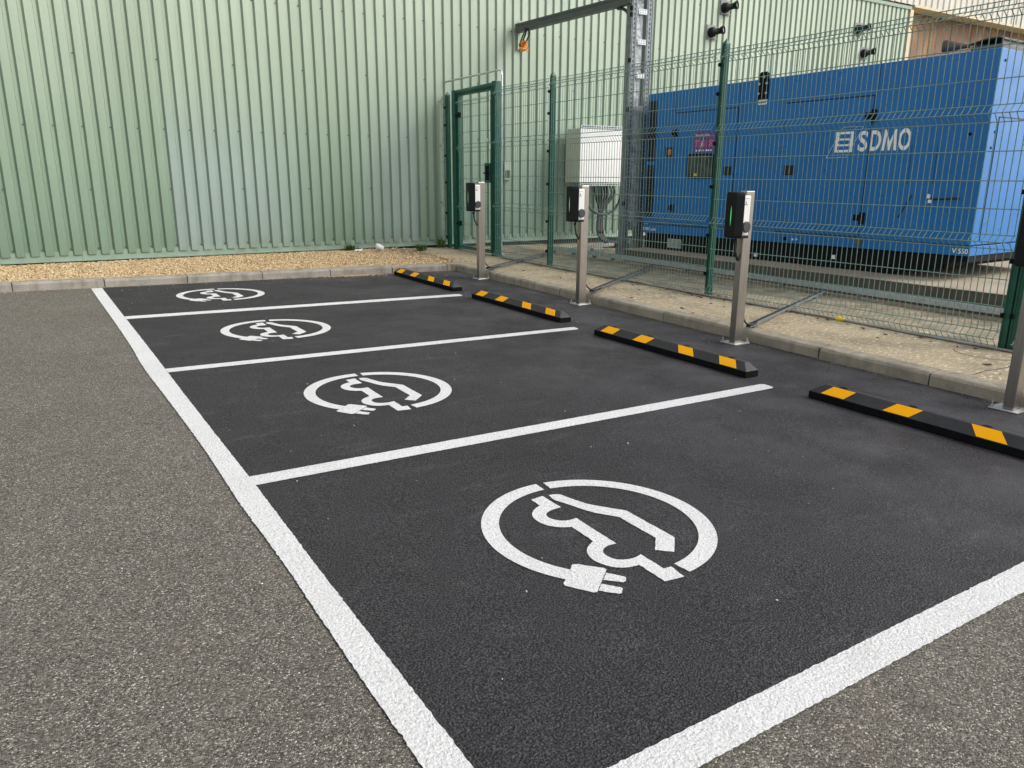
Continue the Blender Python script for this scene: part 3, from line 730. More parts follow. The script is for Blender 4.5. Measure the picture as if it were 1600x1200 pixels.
# ------------------------------------------------------------------ mesh fence
FX = 6.40
def fz(y): return 0.010 + .0105 * (y - 5)         # base of the fence follows the pavement
FOLD = [2.855, 2.055, .985, .150]
def wire_levels(): return [2.945, 2.905, 2.815, 2.60, 2.335, 2.125, 1.985, 1.745, 1.50, 1.265, 1.045, .925, .67, .435, .215, .085]
def vprof():
    pts = [(0, 2.952)]
    for c, (u, l) in zip(FOLD, ((2.905, 2.815), (2.125, 1.985), (1.045, .925), (.215, .085))):
        pts += [(0, u), (-.062, (u + l) / 2), (0, l)]
    return pts + [(0, .055)]
def mesh_panel(ya, yb, parent, name='mesh_panel', zshift=0.0, org=(0, 0, 0), top=2.985):
    mb = MB(); ox, oy, oz = org; n_ = max(1, int(round((yb - ya) / .0576))); vp = vprof()
    for i in range(n_ + 1):
        y = ya + (yb - ya) * i / n_
        mb.tube([(FX - .020 + a - ox, y - oy, z + zshift - oz) for a, z in vp if z <= top + .01], .0043, 4, False)
    hz = [(0, z) for z in wire_levels()] + [(-.062, (u + l) / 2) for u, l in ((2.905, 2.815), (2.125, 1.985), (1.045, .925), (.215, .085))]
    for a, z in hz:
        if z > top: continue
        mb.tube([(FX - .026 + a - ox, ya - .015 - oy, z + zshift - oz), (FX - .026 + a - ox, yb + .015 - oy, z + zshift - oz)], .0044, 4)
    return mb.build(name, M['wire'], parent)
fence = thing('mesh_fence', 'tall dark green welded mesh fence with folded wires in front of the generator', 'fence', (FX, 5.6, fz(5.6)))
FO = (FX, 5.6, fz(5.6))
def post(y, parent, top=3.035, org=FO):
    mb = MB(); z0 = fz(y) - org[2] - .02; zt = top - org[2]; x = FX - org[0]; yy = y - org[1]; a, c = .070, .062
    mb.box(x, x + a, yy - c / 2, yy + c / 2, z0, zt - .055)
    # raised edge strips that give the channel look, and the pointed cap
    mb.box(x - .008, x, yy - c / 2, yy - c / 2 + .016, z0, zt - .07); mb.box(x - .008, x, yy + c / 2 - .016, yy + c / 2, z0, zt - .07)
    mb.box(x + .012, x + .026, yy - c / 2 - .006, yy - c / 2, z0, zt - .07); mb.box(x + .048, x + .062, yy - c / 2 - .006, yy - c / 2, z0, zt - .07)
    b = mb.addv([(x - .010, yy - c / 2 - .008, zt - .055), (x + a + .006, yy - c / 2 - .008, zt - .055), (x + a + .006, yy + c / 2 + .006, zt - .055), (x - .010, yy + c / 2 + .006, zt - .055), (x + a / 2, yy, zt + .015)])
    mb.addf((b, b + 1, b + 4), (b + 1, b + 2, b + 4), (b + 2, b + 3, b + 4), (b + 3, b, b + 4), (b, b + 3, b + 2, b + 1))
    p = mb.build('post', M['green'], parent, bevel=.004)
    for z in (2.76, 2.44, 1.88, 1.38, .80, .33):
        m = MB(); m.box(x - .034, x + .004, yy + c / 2 - .012, yy + c / 2 + .010, z - org[2] - .020, z - org[2] + .020); m.tube([(x - .044, yy + c / 2, z - org[2]), (x - .032, yy + c / 2, z - org[2])], .008, 6)
        m.build('clamp', M['black'], p)
    return p
PY = [2.085, 5.590, 9.050, 12.500]
for y in PY: post(y, fence)
post(2.008, fence, 2.95)
post(-1.45, fence)
for a, c in ((-1.40, 1.965), (2.13, 5.545), (5.635, 9.005), (9.095, 10.66), (12.545, 12.70)): mesh_panel(a, c, fence, zshift=(fz((a + c) / 2) - .06) * .5, org=FO)

# gate in the fence line
gate = thing('metal_gate', 'dark green framed mesh gate with black lock box beside the farthest charging post', 'gate', (FX, 11.45, fz(11.45)))
GO = (FX, 11.45, fz(11.45))
def gp(y0_, y1_, zt):
    mb = MB(); mb.box(0, .150, y0_ - GO[1], y1_ - GO[1], -.03, zt - GO[2]); return mb.build('gate_post', M['green'], gate, bevel=.008)
gp(12.165, 12.290, 3.045); gp(10.700, 10.830, 3.075)
mb = MB()
for yy in (10.715, 10.745, 10.775, 10.805): mb.box(-.012, 0, yy - GO[1], yy + .012 - GO[1], 0, 3.0 - GO[2])
mb.build('stop_rail', M['green'], gate)
mb = MB(); mb.tube([(.06, 10.835 - GO[1], 3.015 - GO[2]), (.06, 12.16 - GO[1], 3.000 - GO[2])], .052, 14); mb.build('lintel', M['green'], gate, smooth=True)
mb = MB(); za, zb_ = .14 - GO[2], 2.965 - GO[2]
for yy in (10.865, 12.085): mb.box(.03, .085, yy - GO[1], yy + .055 - GO[1], za, zb_)
mb.box(.03, .085, 10.92 - GO[1], 12.085 - GO[1], za, za + .06); mb.box(.03, .085, 10.92 - GO[1], 12.085 - GO[1], zb_ - .03, zb_)
leaf = mb.build('gate_leaf', M['green'], gate, bevel=.004)
mesh_panel(10.93, 12.08, leaf, 'gate_mesh', zshift=-.05, org=(FX - .055, GO[1], GO[2]), top=2.9)
mb = MB(); mb.box(.0, .10, 10.885 - GO[1], 11.085 - GO[1], 1.385 - GO[2], 1.725 - GO[2]); lk = mb.build('lock_box', M['green'], leaf, bevel=.01)
mb = MB(); mb.box(-.004, .0, 10.92 - GO[1], 11.04 - GO[1], 1.43 - GO[2], 1.68 - GO[2]); mb.tube([(-.03, 10.96 - GO[1], 1.56 - GO[2]), (-.005, 10.96 - GO[1], 1.56 - GO[2])], .022, 10); mb.bar((-.03, 10.96 - GO[1], 1.56 - GO[2]), (-.03, 11.07 - GO[1], 1.55 - GO[2]), .015, .018); mb.build('lock_plate', M['black'], leaf)
for z in (2.60, .62):
    mb = MB(); mb.box(-.006, .04, 12.00 - GO[1], 12.06 - GO[1], z - .045 - GO[2], z + .045 - GO[2]); mb.tube([(-.015, 12.12 - GO[1], z - GO[2]), (-.015, 12.0 - GO[1], z - GO[2])], .014, 8); mb.build('hinge', M['black'], gate)
mb = MB(); mb.tube([(-.012, 10.97 - GO[1], 2.11 - GO[2]), (.0, 10.97 - GO[1], 2.11 - GO[2])], .03, 12); mb.build('round_tag', M['whitep'], gate)

# thin bent conduit from the wall to the gate post and down to the pavement
mb = MB(); xx = FX + .075
mb.tube([(xx, 12.63, 3.235), (xx, 11.6, 3.24)] + [(p.x, p.y, p.z) for p in curve_pts([(xx, 10.74, 3.245), (xx, 10.65, 3.235), (xx, 10.615, 3.20), (xx, 10.605, 3.12)], 4)] + [(xx, 10.605, 2.0), (xx, 10.605, .20)] + [(p.x, p.y, p.z) for p in curve_pts([(xx, 10.60, .17), (xx - .02, 10.56, .145), (xx - .06, 10.46, .14), (xx - .14, 10.33, .135)], 4)], .0155, 10)
tag(mb.build('conduit', M['plate'], smooth=True), 'thin pale conduit bent from the green wall over and down the gate post', 'conduit')
# pipe lying along the foot of the fence, with a wrap of yellow tape
fp = thing('ground_pipe', 'thin weathered pipe lying along the foot of the mesh fence', 'pipe', (6.33, 6, slabz(6.33, 6)))
mb = MB(); mb.tube([(6.335 - 6.33, y - 6, slabz(6.33, y) + .014 - slabz(6.33, 6)) for y in np.linspace(10.35, -2, 30)], .0125, 10); mb.build('pipe_run', M['rustpipe'], fp, smooth=True)
mb = MB(); mb.tube([(.005, y - 6, slabz(6.33, y) + .018 - slabz(6.33, 6)) for y in (3.70, 3.67, 3.64, 3.60)], [.015, .026, .021, .016], 7); mb.build('tape_wrap', M['tape'], fp)

# ------------------------------------------------------------------ cable trays
def tray(path, name, label, w=.062, h=.042, cable=True, group=None, supports=True):
    o = path[0]; t = thing(name, label, 'cable tray', o, 0, group)
    P = [Vector(p) - Vector(o) for p in path]; mb = MB()
    for a, c in zip(P, P[1:]):
        d = (c - a).normalized(); s = d.cross(Vector((0, 0, 1))).normalized()
        mb.bar(a, c, w, .004); mb.bar(a + s * (w / 2) + Vector((0, 0, h / 2)), c + s * (w / 2) + Vector((0, 0, h / 2)), .004, h); mb.bar(a - s * (w / 2) + Vector((0, 0, h / 2)), c - s * (w / 2) + Vector((0, 0, h / 2)), .004, h)
    ch = mb.build('channel', M['galv'] if w > .06 else M['galv_dull'], t)
    if cable:
        mb = MB()
        for a, c in zip(P, P[1:]): mb.tube([a + Vector((0, 0, h * .75)), c + Vector((0, 0, h * .75))], .012, 8); mb.tube([a + Vector((.016, 0, h * .55)), c + Vector((.016, 0, h * .55))], .011, 8)
        mb.build('cable', M['cable'], t)
    if supports:
        for a, c in zip(P, P[1:]):
            for f in (.06, .45, .85):
                m = MB(); q = a.lerp(c, f); m.box(q.x - .03, q.x + .03, q.y - .025, q.y + .025, q.z - .045, q.z - .002); m.build('foot_block', M['galv_dull'], t)
    return t
def at(x, y, h=.05): return (x, y, slabz(x, y) + h)
tray([at(5.10, 8.80, .032), at(7.55, 10.62, .032)], 'cable_tray', 'thin steel cable tray from the farthest charging post under the fence', w=.044, h=.028, group='short cable trays from posts to fence')
tray([at(5.07, 6.24, .032), at(7.80, 8.10, .032)], 'cable_tray', 'thin steel cable tray from the post before the white cabinet under the fence', w=.044, h=.028, group='short cable trays from posts to fence')
tray([at(5.0, 3.72, .034), at(7.93, 4.99, .034)], 'cable_tray', 'thin steel cable tray from the green-lit post under the fence', w=.044, h=.028, group='short cable trays from posts to fence')
tray([at(7.70, 10.80, .07), at(7.90, 9.5, .07), at(7.98, 5.0, .07), at(8.12, -3, .07)], 'cable_tray', 'long galvanised cable tray on the ground behind the fence before the plinth', .085, .06, False)
tray([at(7.98, 10.45, .08), at(9.5, 11.15, .08)], 'cable_tray', 'galvanised cable tray crossing the ground towards the white cabinet cables', .08, .055, False)

# ------------------------------------------------------------------ generator plinth and generator
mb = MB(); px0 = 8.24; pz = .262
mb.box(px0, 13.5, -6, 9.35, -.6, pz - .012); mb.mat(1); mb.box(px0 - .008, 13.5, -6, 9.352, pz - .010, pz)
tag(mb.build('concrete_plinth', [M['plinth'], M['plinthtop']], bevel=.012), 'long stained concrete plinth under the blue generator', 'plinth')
P0 = (8.879, 3.736, pz)
gen = thing('generator', 'big blue enclosed power generator behind the mesh fence', 'generator', P0, .02275)
def Q(s, z, x=0.0): return (x, s, z - pz)                # x into the machine, s towards the warehouse
GLEN, GW = 5.70, 2.35
def gbox(mb, s0, s1, z0, z1, x0, x1): mb.box(x0, x1, s0, s1, z0 - pz, z1 - pz)
mb = MB(); b = mb.addv([Q(s, z, x) for z in (0, 1) for s in (0, 1) for x in (0, 1)])
vals = []
for zi in (0, 1):
    for s in (0, GLEN):
        for x in (0, GW):
            zl = (.705, .690)[0 if s == 0 else 1]; zh = (2.930, 2.884)[0 if s == 0 else 1]
            vals.append(Q(s, zl if zi == 0 else zh, x + (.0 if x else .0)))
mb.v = vals
mb.addf(*[tuple(i for i in q) for q in ((0, 2, 3, 1), (4, 5, 7, 6), (0, 1, 5, 4), (1, 3, 7, 5), (3, 2, 6, 7), (2, 0, 4, 6))])
mb.build('enclosure', M['blue'], gen, bevel=.012)
mb = MB(); mb.v = []
b = mb.addv([Q(0, .578, .006), Q(0, .578, GW - .006), Q(GLEN, .530, .006), Q(GLEN, .530, GW - .006), Q(0, .695, .006), Q(0, .695, GW - .006), Q(GLEN, .680, .006), Q(GLEN, .680, GW - .006)])
mb.addf(*[tuple(b + i for i in q) for q in ((0, 2, 3, 1), (4, 5, 7, 6), (0, 1, 5, 4), (1, 3, 7, 5), (3, 2, 6, 7), (2, 0, 4, 6))])
mb.build('base_band', M['blue'], gen, bevel=.006)
mb = MB(); b = mb.addv([Q(s, z, x) for x in (.03, GW - .03) for s, z in ((.15, .577), (GLEN - .05, .529), (GLEN - .05, pz + .002), (.95, pz + .002), (.24, .42))])
n_ = 5; mb.addf(tuple(b + i for i in range(n_)), tuple(b + n_ + i for i in range(n_))[::-1])
for i in range(n_): j = (i + 1) % n_; mb.addf((b + i, b + n_ + i, b + n_ + j, b + j))
mb.box(.03, GW - .03, .012, .16, .50 - pz, .575 - pz)
sk = mb.build('skid', M['black'], gen)
mb = MB(); gbox(mb, 4.755, 5.065, .305, .460, .016, .03); mb.build('data_plate', M['stickergrey'], sk)
mb = MB()
for z in (.335, .36, .385, .41, .435):
    for s0, s1 in ((4.78, 4.86), (4.88, 4.95), (4.97, 5.04)): mb.box(.013, .0155, s0, s0 + (s1 - s0) * random.uniform(.4, 1), z - pz, z + .007 - pz)
mb.build('plate_text', M['ink'], sk)
for s, z in ((3.166, .335), (1.828, .415)):
    mb = MB(); gbox(mb, s - .03, s + .03, z - .028, z + .028, .02, .03); mb.build('sticker', M['white'], sk)
# two big doors, set proud of the enclosure
def door(s0, s1, z0=.722, z1=2.520):
    mb = MB(); gbox(mb, s0, s1, z0, z1, -.016, .01); d = mb.build('door', M['blue'], gen, bevel=.006)
    m = MB(); gbox(m, s0 - .012, s1 + .012, z0 - .010, z0, -.004, .005); gbox(m, s0 - .01, s1 + .01, z1, z1 + .022, -.003, .005); gbox(m, s0 - .012, s0, z0, z1, -.0025, .005); gbox(m, s1, s1 + .012, z0, z1, -.0025, .005)
    m.build('door_gap', M['blue_dark'], d); return d
d1 = door(1.475, 2.818); d2 = door(3.705, 5.020)
def handle(d, s0, s1, z0, z1):
    m = MB(); gbox(m, s0, s1, z0, z1, -.020, -.012); h = m.build('handle_recess', M['louvre'], d, bevel=.004)
    m = MB(); c = (s0 + s1) / 2; gbox(m, c - .02, c + .012, z0 + .02, z1 - .03, -.030, -.018); m.build('handle_lever', M['greyp'], h, bevel=.003)
handle(d2, 3.722, 3.905, 1.527, 1.664); handle(d1, 2.582, 2.765, 1.527, 1.668)
def hinge(s, z, sc=1.0):
    m = MB(); gbox(m, s - .05 * sc, s + .02 * sc, z - .075 * sc, z + .075 * sc, -.034, -.010); gbox(m, s - .02, s + .11 * sc, z - .035, z + .045, -.028, -.012); m.tube([Q(s, z - .08 * sc, -.036), Q(s, z + .08 * sc, -.036)], .014, 8); m.build('hinge', M['black'], gen, bevel=.004)
hinge(1.46, 2.28); hinge(1.455, .968); hinge(4.985, 2.215, .8); hinge(4.975, .985, .8)
m = MB(); gbox(m, 5.047, 5.215, 1.835, 1.985, -.012, .005); la = m.build('latch_recess', M['louvre'], gen); m = MB(); gbox(m, 5.075, 5.15, 1.865, 1.955, -.020, -.010); m.box(-.03, -.018, 5.10, 5.125, 1.85 - pz, 1.93 - pz); m.build('latch', M['brass'], la, bevel=.005)
for s0, s1, z0, z1 in ((5.475, 5.672, 1.765, 2.765), (5.465, 5.665, .80, 1.700)):
    m = MB(); gbox(m, s0, s1, z0, z1, -.004, .01)
    z = z0 + .02
    while z < z1 - .03:
        b = m.addv([Q(s0 + .01, z + .03, -.005), Q(s1 - .01, z + .03, -.005), Q(s1 - .01, z, -.022), Q(s0 + .01, z, -.022)]); m.addf((b, b + 1, b + 2, b + 3)); z += .045
    m.build('louvre', M['louvre'], gen)
# panel seams
m = MB()
for s, z0, z1 in ((1.437, 2.56, 2.93), (1.452, .71, .722), (2.845, 2.54, 2.90), (3.695, 2.55, 2.89), (5.04, 2.54, 2.86), (.885, 1.42, 1.90), (.561, 1.42, 1.88), (5.43, .71, 2.85)):
    gbox(m, s - .0032, s + .0032, z0, z1, -.0022, .002)
m.build('panel_seam', M['blue_dark'], gen)
m = MB(); m.bar(Q(.80, 1.285, -.006), Q(.947, .998, -.006), .012, .012, (1, 0, 0)); m.build('stay_cable', M['cable'], gen)
m = MB(); m.tube([Q(.573, 1.238, -.03), Q(.203, 1.258, -.03)], .011, 8); m.tube([Q(.573, 1.238, -.03), Q(.573, 1.238, .01)], .012, 8); m.build('rod', M['cable'], gen)
m = MB(); m.box(-.045, -.02, .555, .59, 1.25 - pz, 1.30 - pz); m.box(-.045, -.02, .53, .565, 1.195 - pz, 1.235 - pz); m.build('tie', M['white'], gen)
m = MB(); gbox(m, 1.405, 1.50, .60, .685, -.006, .005); m.build('vent_plate', M['exhaust'], gen)
m = MB()
for s, z, r_ in ((2.645, .617, .03), (.20, 2.0, .02)): m.tube([Q(s, z, -.004), Q(s, z, .006)], r_, 14)
m.build('plug_hole', M['black'], gen)
m = MB()
for s, z in ((2.511, .616), (2.445, .619)): m.tube([Q(s, z, -.004), Q(s, z, .006)], .016, 12)
m.build('white_dot', M['white'], gen)
# lifting bracket with four bolts and a label under it
m = MB(); s0, s1 = 3.172, 3.348
m.prism([(s0, 2.618), (s0, 2.96), (s0 + .03, 2.998), (s1 - .03, 2.998), (s1, 2.96), (s1, 2.618)], lambda a, c, x: Q(a, c, x), -.022, -.001)
br = m.build('lifting_bracket', M['black'], gen, bevel=.003)
m = MB()
for s in (s0 + .02, s1 - .02):
    for z in (2.70, 2.835): m.tube([Q(s, z, -.036), Q(s, z, -.020)], .018, 8)
m.tube([Q(3.26, 2.93, -.025), Q(3.26, 2.93, -.02)], .022, 10)
m.build('bolt_set', M['plate'], br)
m = MB(); gbox(m, 3.185, 3.335, 2.543, 2.613, -.004, .002); lb = m.build('label', M['white'], gen)
m = MB(); x_ = -.006
for s, w in ((3.32, .02), (3.29, .028), (3.255, .02), (3.23, .012)): m.box(x_, x_ + .001, s - w, s, 2.562 - pz, 2.585 - pz)
m.build('label_text', M['ink'], lb)
# maker's name and emblem
def side(u0_, z0_, x_): return lambda u, v: Q(u0_ - u, z0_ + v, x_)
def glyph(body, u0_, w, z0_, h, x_, bold): 
    m = MB(); add_text(m, body, side(u0_, z0_, x_), w, h, bold); m.build('lettering', M['white'], gen)
glyph('S', 1.622, .135, 1.834, .262, -.021, .026); glyph('D', 1.462, .152, 1.838, .258, -.005, .026); glyph('O', 1.075, .165, 1.834, .272, -.005, .026)
m = MB(); w_, h_ = .200, .262; fm = side(1.290, 1.838, -.005)      # heavy M: two legs and a deep V
for P in ([(0, 0), (.036, 0), (.052, .19), (.040, h_), (.018, h_)], [(.040, h_), (.052, .19), (.088, 0), (.112, 0), (.1, .11)], [(.1, .11), (.112, 0), (.148, .19), (.160, h_)], [(.160, h_), (.148, .19), (.164, 0), (.2, 0), (.182, h_)]):
    b = m.addv([fm(a, c) for a, c in P]); m.addf(tuple(b + i for i in range(len(P))))
m.build('lettering', M['white'], gen)
m = MB(); add_text(m, 'V 550', side(.205, .602, .002), .190, .062, .012); m.build('lettering', M['white'], gen)
m = MB(); add_text(m, 'SDMO.com', side(5.69, .575, .002), .330, .052, .012); m.build('lettering', M['white'], gen)
x_ = -.021; le = MB(); q = [(1.963, 1.830), (1.697, 1.830), (1.699, 2.096), (1.963, 2.096)]
b = le.addv([Q(s, z, x_) for s, z in q]); le.addf((b, b + 1, b + 2, b + 3)); em = le.build('emblem', M['white'], gen)
m = MB(); x_ = -.024
def slot(sa, sb, za, zb, cl, crr):
    r_ = (zb - za) * .45; P = []
    P += [(sa, zb - (r_ if cl else 0)), (sa - (r_ if cl else 0), zb)] if cl else [(sa, zb)]
    P += [(sb + (r_ if crr else 0), zb)] + ([(sb, zb - r_), (sb, za + r_)] if crr else []) + [(sb + (r_ if crr else 0), za)]
    P += [(sa - r_, za), (sa, za + r_)] if cl else [(sa, za)]
    b = m.addv([Q(s, z, x_) for s, z in P]); m.addf(tuple(b + i for i in range(len(P))))
slot(1.915, 1.735, 2.010, 2.065, True, False); slot(1.925, 1.745, 1.935, 1.985, True, True); slot(1.925, 1.735, 1.862, 1.910, False, True)
m.build('emblem_slots', M['blue'], em)
m = MB(); P = [(2.082, 1.759), (1.778, 1.762), (1.569, 2.153), (1.85, 2.158), (1.885, 2.135)]
for a, c in zip(P, P[1:] + P[:1]): m.bar(Q(*a, -.0195), Q(*c, -.0195), .006, .007, (1, 0, 0))
m.bar(Q(1.875, 1.76, -.0195), Q(1.86, 1.80, -.0195), .005, .006, (1, 0, 0)); m.bar(Q(1.72, 2.10, -.0195), Q(1.66, 2.155, -.0195), .006, .006, (1, 0, 0))
m.build('emblem_outline', M['ltblue'], em)
# control window, purple sign
m = MB(); s0, s1, z0, z1 = 4.100, 4.690, 1.475, 1.868; r_ = .06
def rrect(s0, s1, z0, z1, r_): 
    P = []
    for cs, cz, a0 in ((s1 - r_, z1 - r_, 0), (s0 + r_, z1 - r_, 90), (s0 + r_, z0 + r_, 180), (s1 - r_, z0 + r_, 270)):
        P += [(cs + r_ * math.cos(R(a0 + k * 18)), cz + r_ * math.sin(R(a0 + k * 18))) for k in range(6)]
    return P
m.prism(rrect(s0, s1, z0, z1, r_), lambda a, c, x: Q(a, c, x), -.024, -.010); wn = m.build('window_frame', M['black'], d2)
m = MB(); m.prism(rrect(s0 + .03, s1 - .03, z0 + .03, z1 - .03, r_ * .7), lambda a, c, x: Q(a, c, x), -.0275, -.022); m.build('pane', M['glass'], wn)
m = MB(); gbox(m, 4.45, 4.52, 1.515, 1.56, -.029, -.0276); m.build('warning_sticker', M['tape'], wn)
m = MB(); gbox(m, 4.115, 4.555, 1.885, 2.212, -.021, -.012); sg = m.build('sign', M['purple'], d2)
m = MB(); add_text(m, 'Tecnik City', side(4.538, 2.130, -.0225), .31, .045, .01); m.build('sign_text', M['white'], sg)
m = MB(); add_text(m, 'T', side(4.535, 1.975, -.0225), .085, .105, .03); add_text(m, '.', side(4.44, 1.975, -.0225), .018, .018, .02); add_text(m, 'G', side(4.42, 1.975, -.0222), .095, .105, .025); add_text(m, '.', side(4.295, 1.975, -.0225), .018, .018, .02); add_text(m, 'S', side(4.235, 1.975, -.0225), .085, .105, .03); m.build('sign_text', M['pink'], sg)
m = MB(); b = m.addv([Q(s, z, -.0235) for s, z in ((4.352, 2.175), (4.338, 2.170), (4.372, 2.04), (4.36, 2.045), (4.43, 1.925), (4.395, 2.02), (4.41, 2.015))])
P = [(4.345, 2.165), (4.385, 2.035), (4.362, 2.042), (4.425, 1.925), (4.375, 2.012), (4.395, 2.008), (4.355, 2.09)]
m.v = []; m.f = []; m.mi = []; b = m.addv([Q(s, z, -.0235) for s, z in P]); m.addf((b, b + 1, b + 6), (b + 1, b + 2, b + 6), (b + 1, b + 5, b + 2), (b + 2, b + 5, b + 4), (b + 4, b + 5, b + 3)); m.build('lightning_mark', M['whitep'], sg)
m = MB(); s = 4.51
for w, g_ in ((.028, .03), (.045, .022), (.018, .02), (.018, .024), (.05, .012), (.032, .010), (.03, 0)): m.box(-.0228, -.0222, s - w, s, 1.905 - pz, 1.93 - pz); s -= w + g_
m.build('sign_text', M['white'], sg)
# end face fittings and exhaust
m = MB()
for x, z in ((.13, 2.80), (.155, 2.02), (.12, 1.84), (.95, 2.82), (.95, 1.9)): m.tube([(x, -.006, z - pz), (x, .004, z - pz)], .016, 10)
m.build('bolt_set', M['black'], gen)
m = MB(); m.box(.20, GW - .2, -.006, .002, 2.185 - pz, 2.195 - pz); m.box(.20, .21, -.006, .002, .75 - pz, 2.185 - pz); m.build('end_panel_seam', M['blue_dark'], gen)
m = MB(); gbox(m, .14, .50, 2.925, 3.02, .30, .90); ex = m.build('exhaust_box', M['greybox'], gen, bevel=.01)
m = MB(); pr = [(.125, 3.075), (.18, 3.100), (.32, 3.095), (.53, 3.055), (.53, 3.042), (.32, 3.080), (.18, 3.084), (.125, 3.060)]
m.prism(pr, lambda a, c, x: Q(a, c, x), .29, .92); m.build('rain_hood', M['exhaust'], ex)
m = MB(); gbox(m, .15, .165, 3.02, 3.075, .32, .90); m.build('hood_leg', M['greybox'], ex)
m = MB(); gbox(m, .44, .455, 3.02, 3.06, .32, .90); m.build('hood_leg', M['greybox'], ex)
m = MB(); m.tube([Q(.56, 3.055, .40), Q(.70, 3.065, .40), Q(.80, 3.07, .38), Q(.86, 3.072, .37)], [.025, .045, .075, .080], 14); m.build('exhaust_flap', M['exhaust'], ex, smooth=True)

# ------------------------------------------------------------------ steel cable frame with its cantilever beam
fr = thing('steel_gantry', 'tall galvanised twin column gantry with beam to the green wall', 'gantry', (8.7, 9.70, .10))
FO2 = Vector((8.7, 9.70, .10)); FT = 6.2
def fb(mb, x0, x1, y0, y1, z0, z1): mb.box(x0 - FO2.x, x1 - FO2.x, y0 - FO2.y, y1 - FO2.y, z0 - FO2.z, z1 - FO2.z)
def ucol(x0, x1, z0):
    mb = MB(); fb(mb, x0, x1, 9.65, 9.656, z0, FT); fb(mb, x0, x0 + .006, 9.656, 9.78, z0, FT); fb(mb, x1 - .006, x1, 9.656, 9.78, z0, FT)
    fb(mb, x0 + .02, x0 + .035, 9.642, 9.65, z0, FT); fb(mb, x1 - .035, x1 - .02, 9.642, 9.65, z0, FT)
    m = mb; z = z0 + .3; m.mat(1)
    while z < FT: fb(m, (x0 + x1) / 2 - .008, (x0 + x1) / 2 + .008, 9.6465, 9.6495, z, z + .035); z += .075
    return mb.build('column', [M['galv_dull'], M['black']], fr)
ca = ucol(8.475, 8.60, .03); cb = ucol(8.81, 8.965, .13)
mb = MB(); fb(mb, 8.42, 8.70, 9.56, 9.86, .02, .04); fb(mb, 8.44, 8.66, 9.655, 9.665, .04, .32); fb(mb, 8.45, 8.46, 9.57, 9.82, .04, .24); mb.build('foot', M['galv_dull'], fr)
mb = MB(); fb(mb, 8.640, 8.772, 9.70, 9.706, .55, FT)
z = .58; mb.mat(1)
while z < FT:
    for k in range(4):
        if random.random() < .62: fb(mb, 8.650 + k * .030, 8.650 + k * .030 + random.choice((.014, .020)), 9.694, 9.699, z + (k % 2) * .018, z + .012 + (k % 2) * .018)
    z += .042
mb.build('perforated_tray', [M['tray'], M['black']], fr)
for z in (.62, 1.30, 1.95, 2.62, 3.16, 3.70, 4.18, 4.42, 5.0):
    mb = MB(); fb(mb, 8.62, 8.80, 9.636, 9.642, z, z + .085); ru = mb.build('rung_bracket', M['galv'], fr)
    mb = MB()
    for k in range(3):
        for j in range(2): fb(mb, 8.64 + k * .055, 8.655 + k * .055, 9.632, 9.6355, z + .015 + j * .04, z + .030 + j * .04)
    mb.build('bracket_holes', M['black'], ru)
mb = MB(); a = Vector((8.50, 9.66, 4.335)) - FO2; c = Vector((8.06, 12.56, 4.245)) - FO2
d = (c - a).normalized(); sd = d.cross(Vector((0, 0, 1))).normalized(); up = sd.cross(d)
mb.bar(a, c, .13, .010); mb.bar(a + up * .13, c + up * .13, .15, .012); mb.bar(a - sd * .062 + up * .065, c - sd * .062 + up * .065, .008, .12); mb.bar(a + sd * .062 + up * .065, c + sd * .062 + up * .065, .008, .12); mb.bar(a + sd * .075 + up * .13, c + sd * .075 + up * .13, .02, .05); mb.bar(a - sd * .075 + up * .125, c - sd * .075 + up * .125, .006, .04)
mb.build('beam', M['beam'], fr)
mb = MB(); mb.tube([a + Vector((-.0, .02 + .38 * (1 - math.sin(t)), -.02 - .36 * (1 - math.cos(t)))) for t in np.linspace(.0, math.pi / 2, 10)], .028, 8); mb.build('knee_brace', M['beam'], fr, smooth=True)
for z in (4.22, 4.12, 3.4, 2.6, 1.0):
    mb = MB(); fb(mb, 8.445, 8.475, 9.63, 9.67, z, z + .07); mb.build('bolt', M['black'], fr)
o_ = tag(MB().box(8.06, 8.24, wy(8.1, .055), wy(8.1, .045), 3.93, 4.46).build('wall_plate', M['wallplate']), 'pale square plate on the green wall where the steel beam lands', 'wall plate')
# hanging cable ends wrapped in orange tape
hc = thing('hanging_cables', 'black cable ends wrapped in orange tape hanging from the beam', 'cables', (7.93, 12.10, 4.16))
mb = MB()
for dx, dy in ((-.07, 0), (-.01, .03), (.05, -.01)): mb.tube(curve_pts([(.10 + dx * .5, .1, .10), (.03 + dx, dy, -.02), (-.04 + dx, dy, -.17), (-.05 + dx, dy, -.26)], 4), .016, 8)
mb.build('cable', M['cable'], hc, smooth=True)
mb = MB()
for k in range(26):
    u = random.uniform(-.115, .035); v = random.uniform(-.33, -.15); r_ = random.uniform(.02, .036)
    mb.obox((u, random.uniform(-.05, .03), v), Vector((random.uniform(-1, 1), random.uniform(-.4, .4), random.uniform(-1, 1))).normalized() * r_, Vector((0, 1, 0)) * .012, Vector((random.uniform(-.5, .5), 0, 1)).normalized() * r_ * .6)
mb.build('tape_wrap', M['orange'], hc)

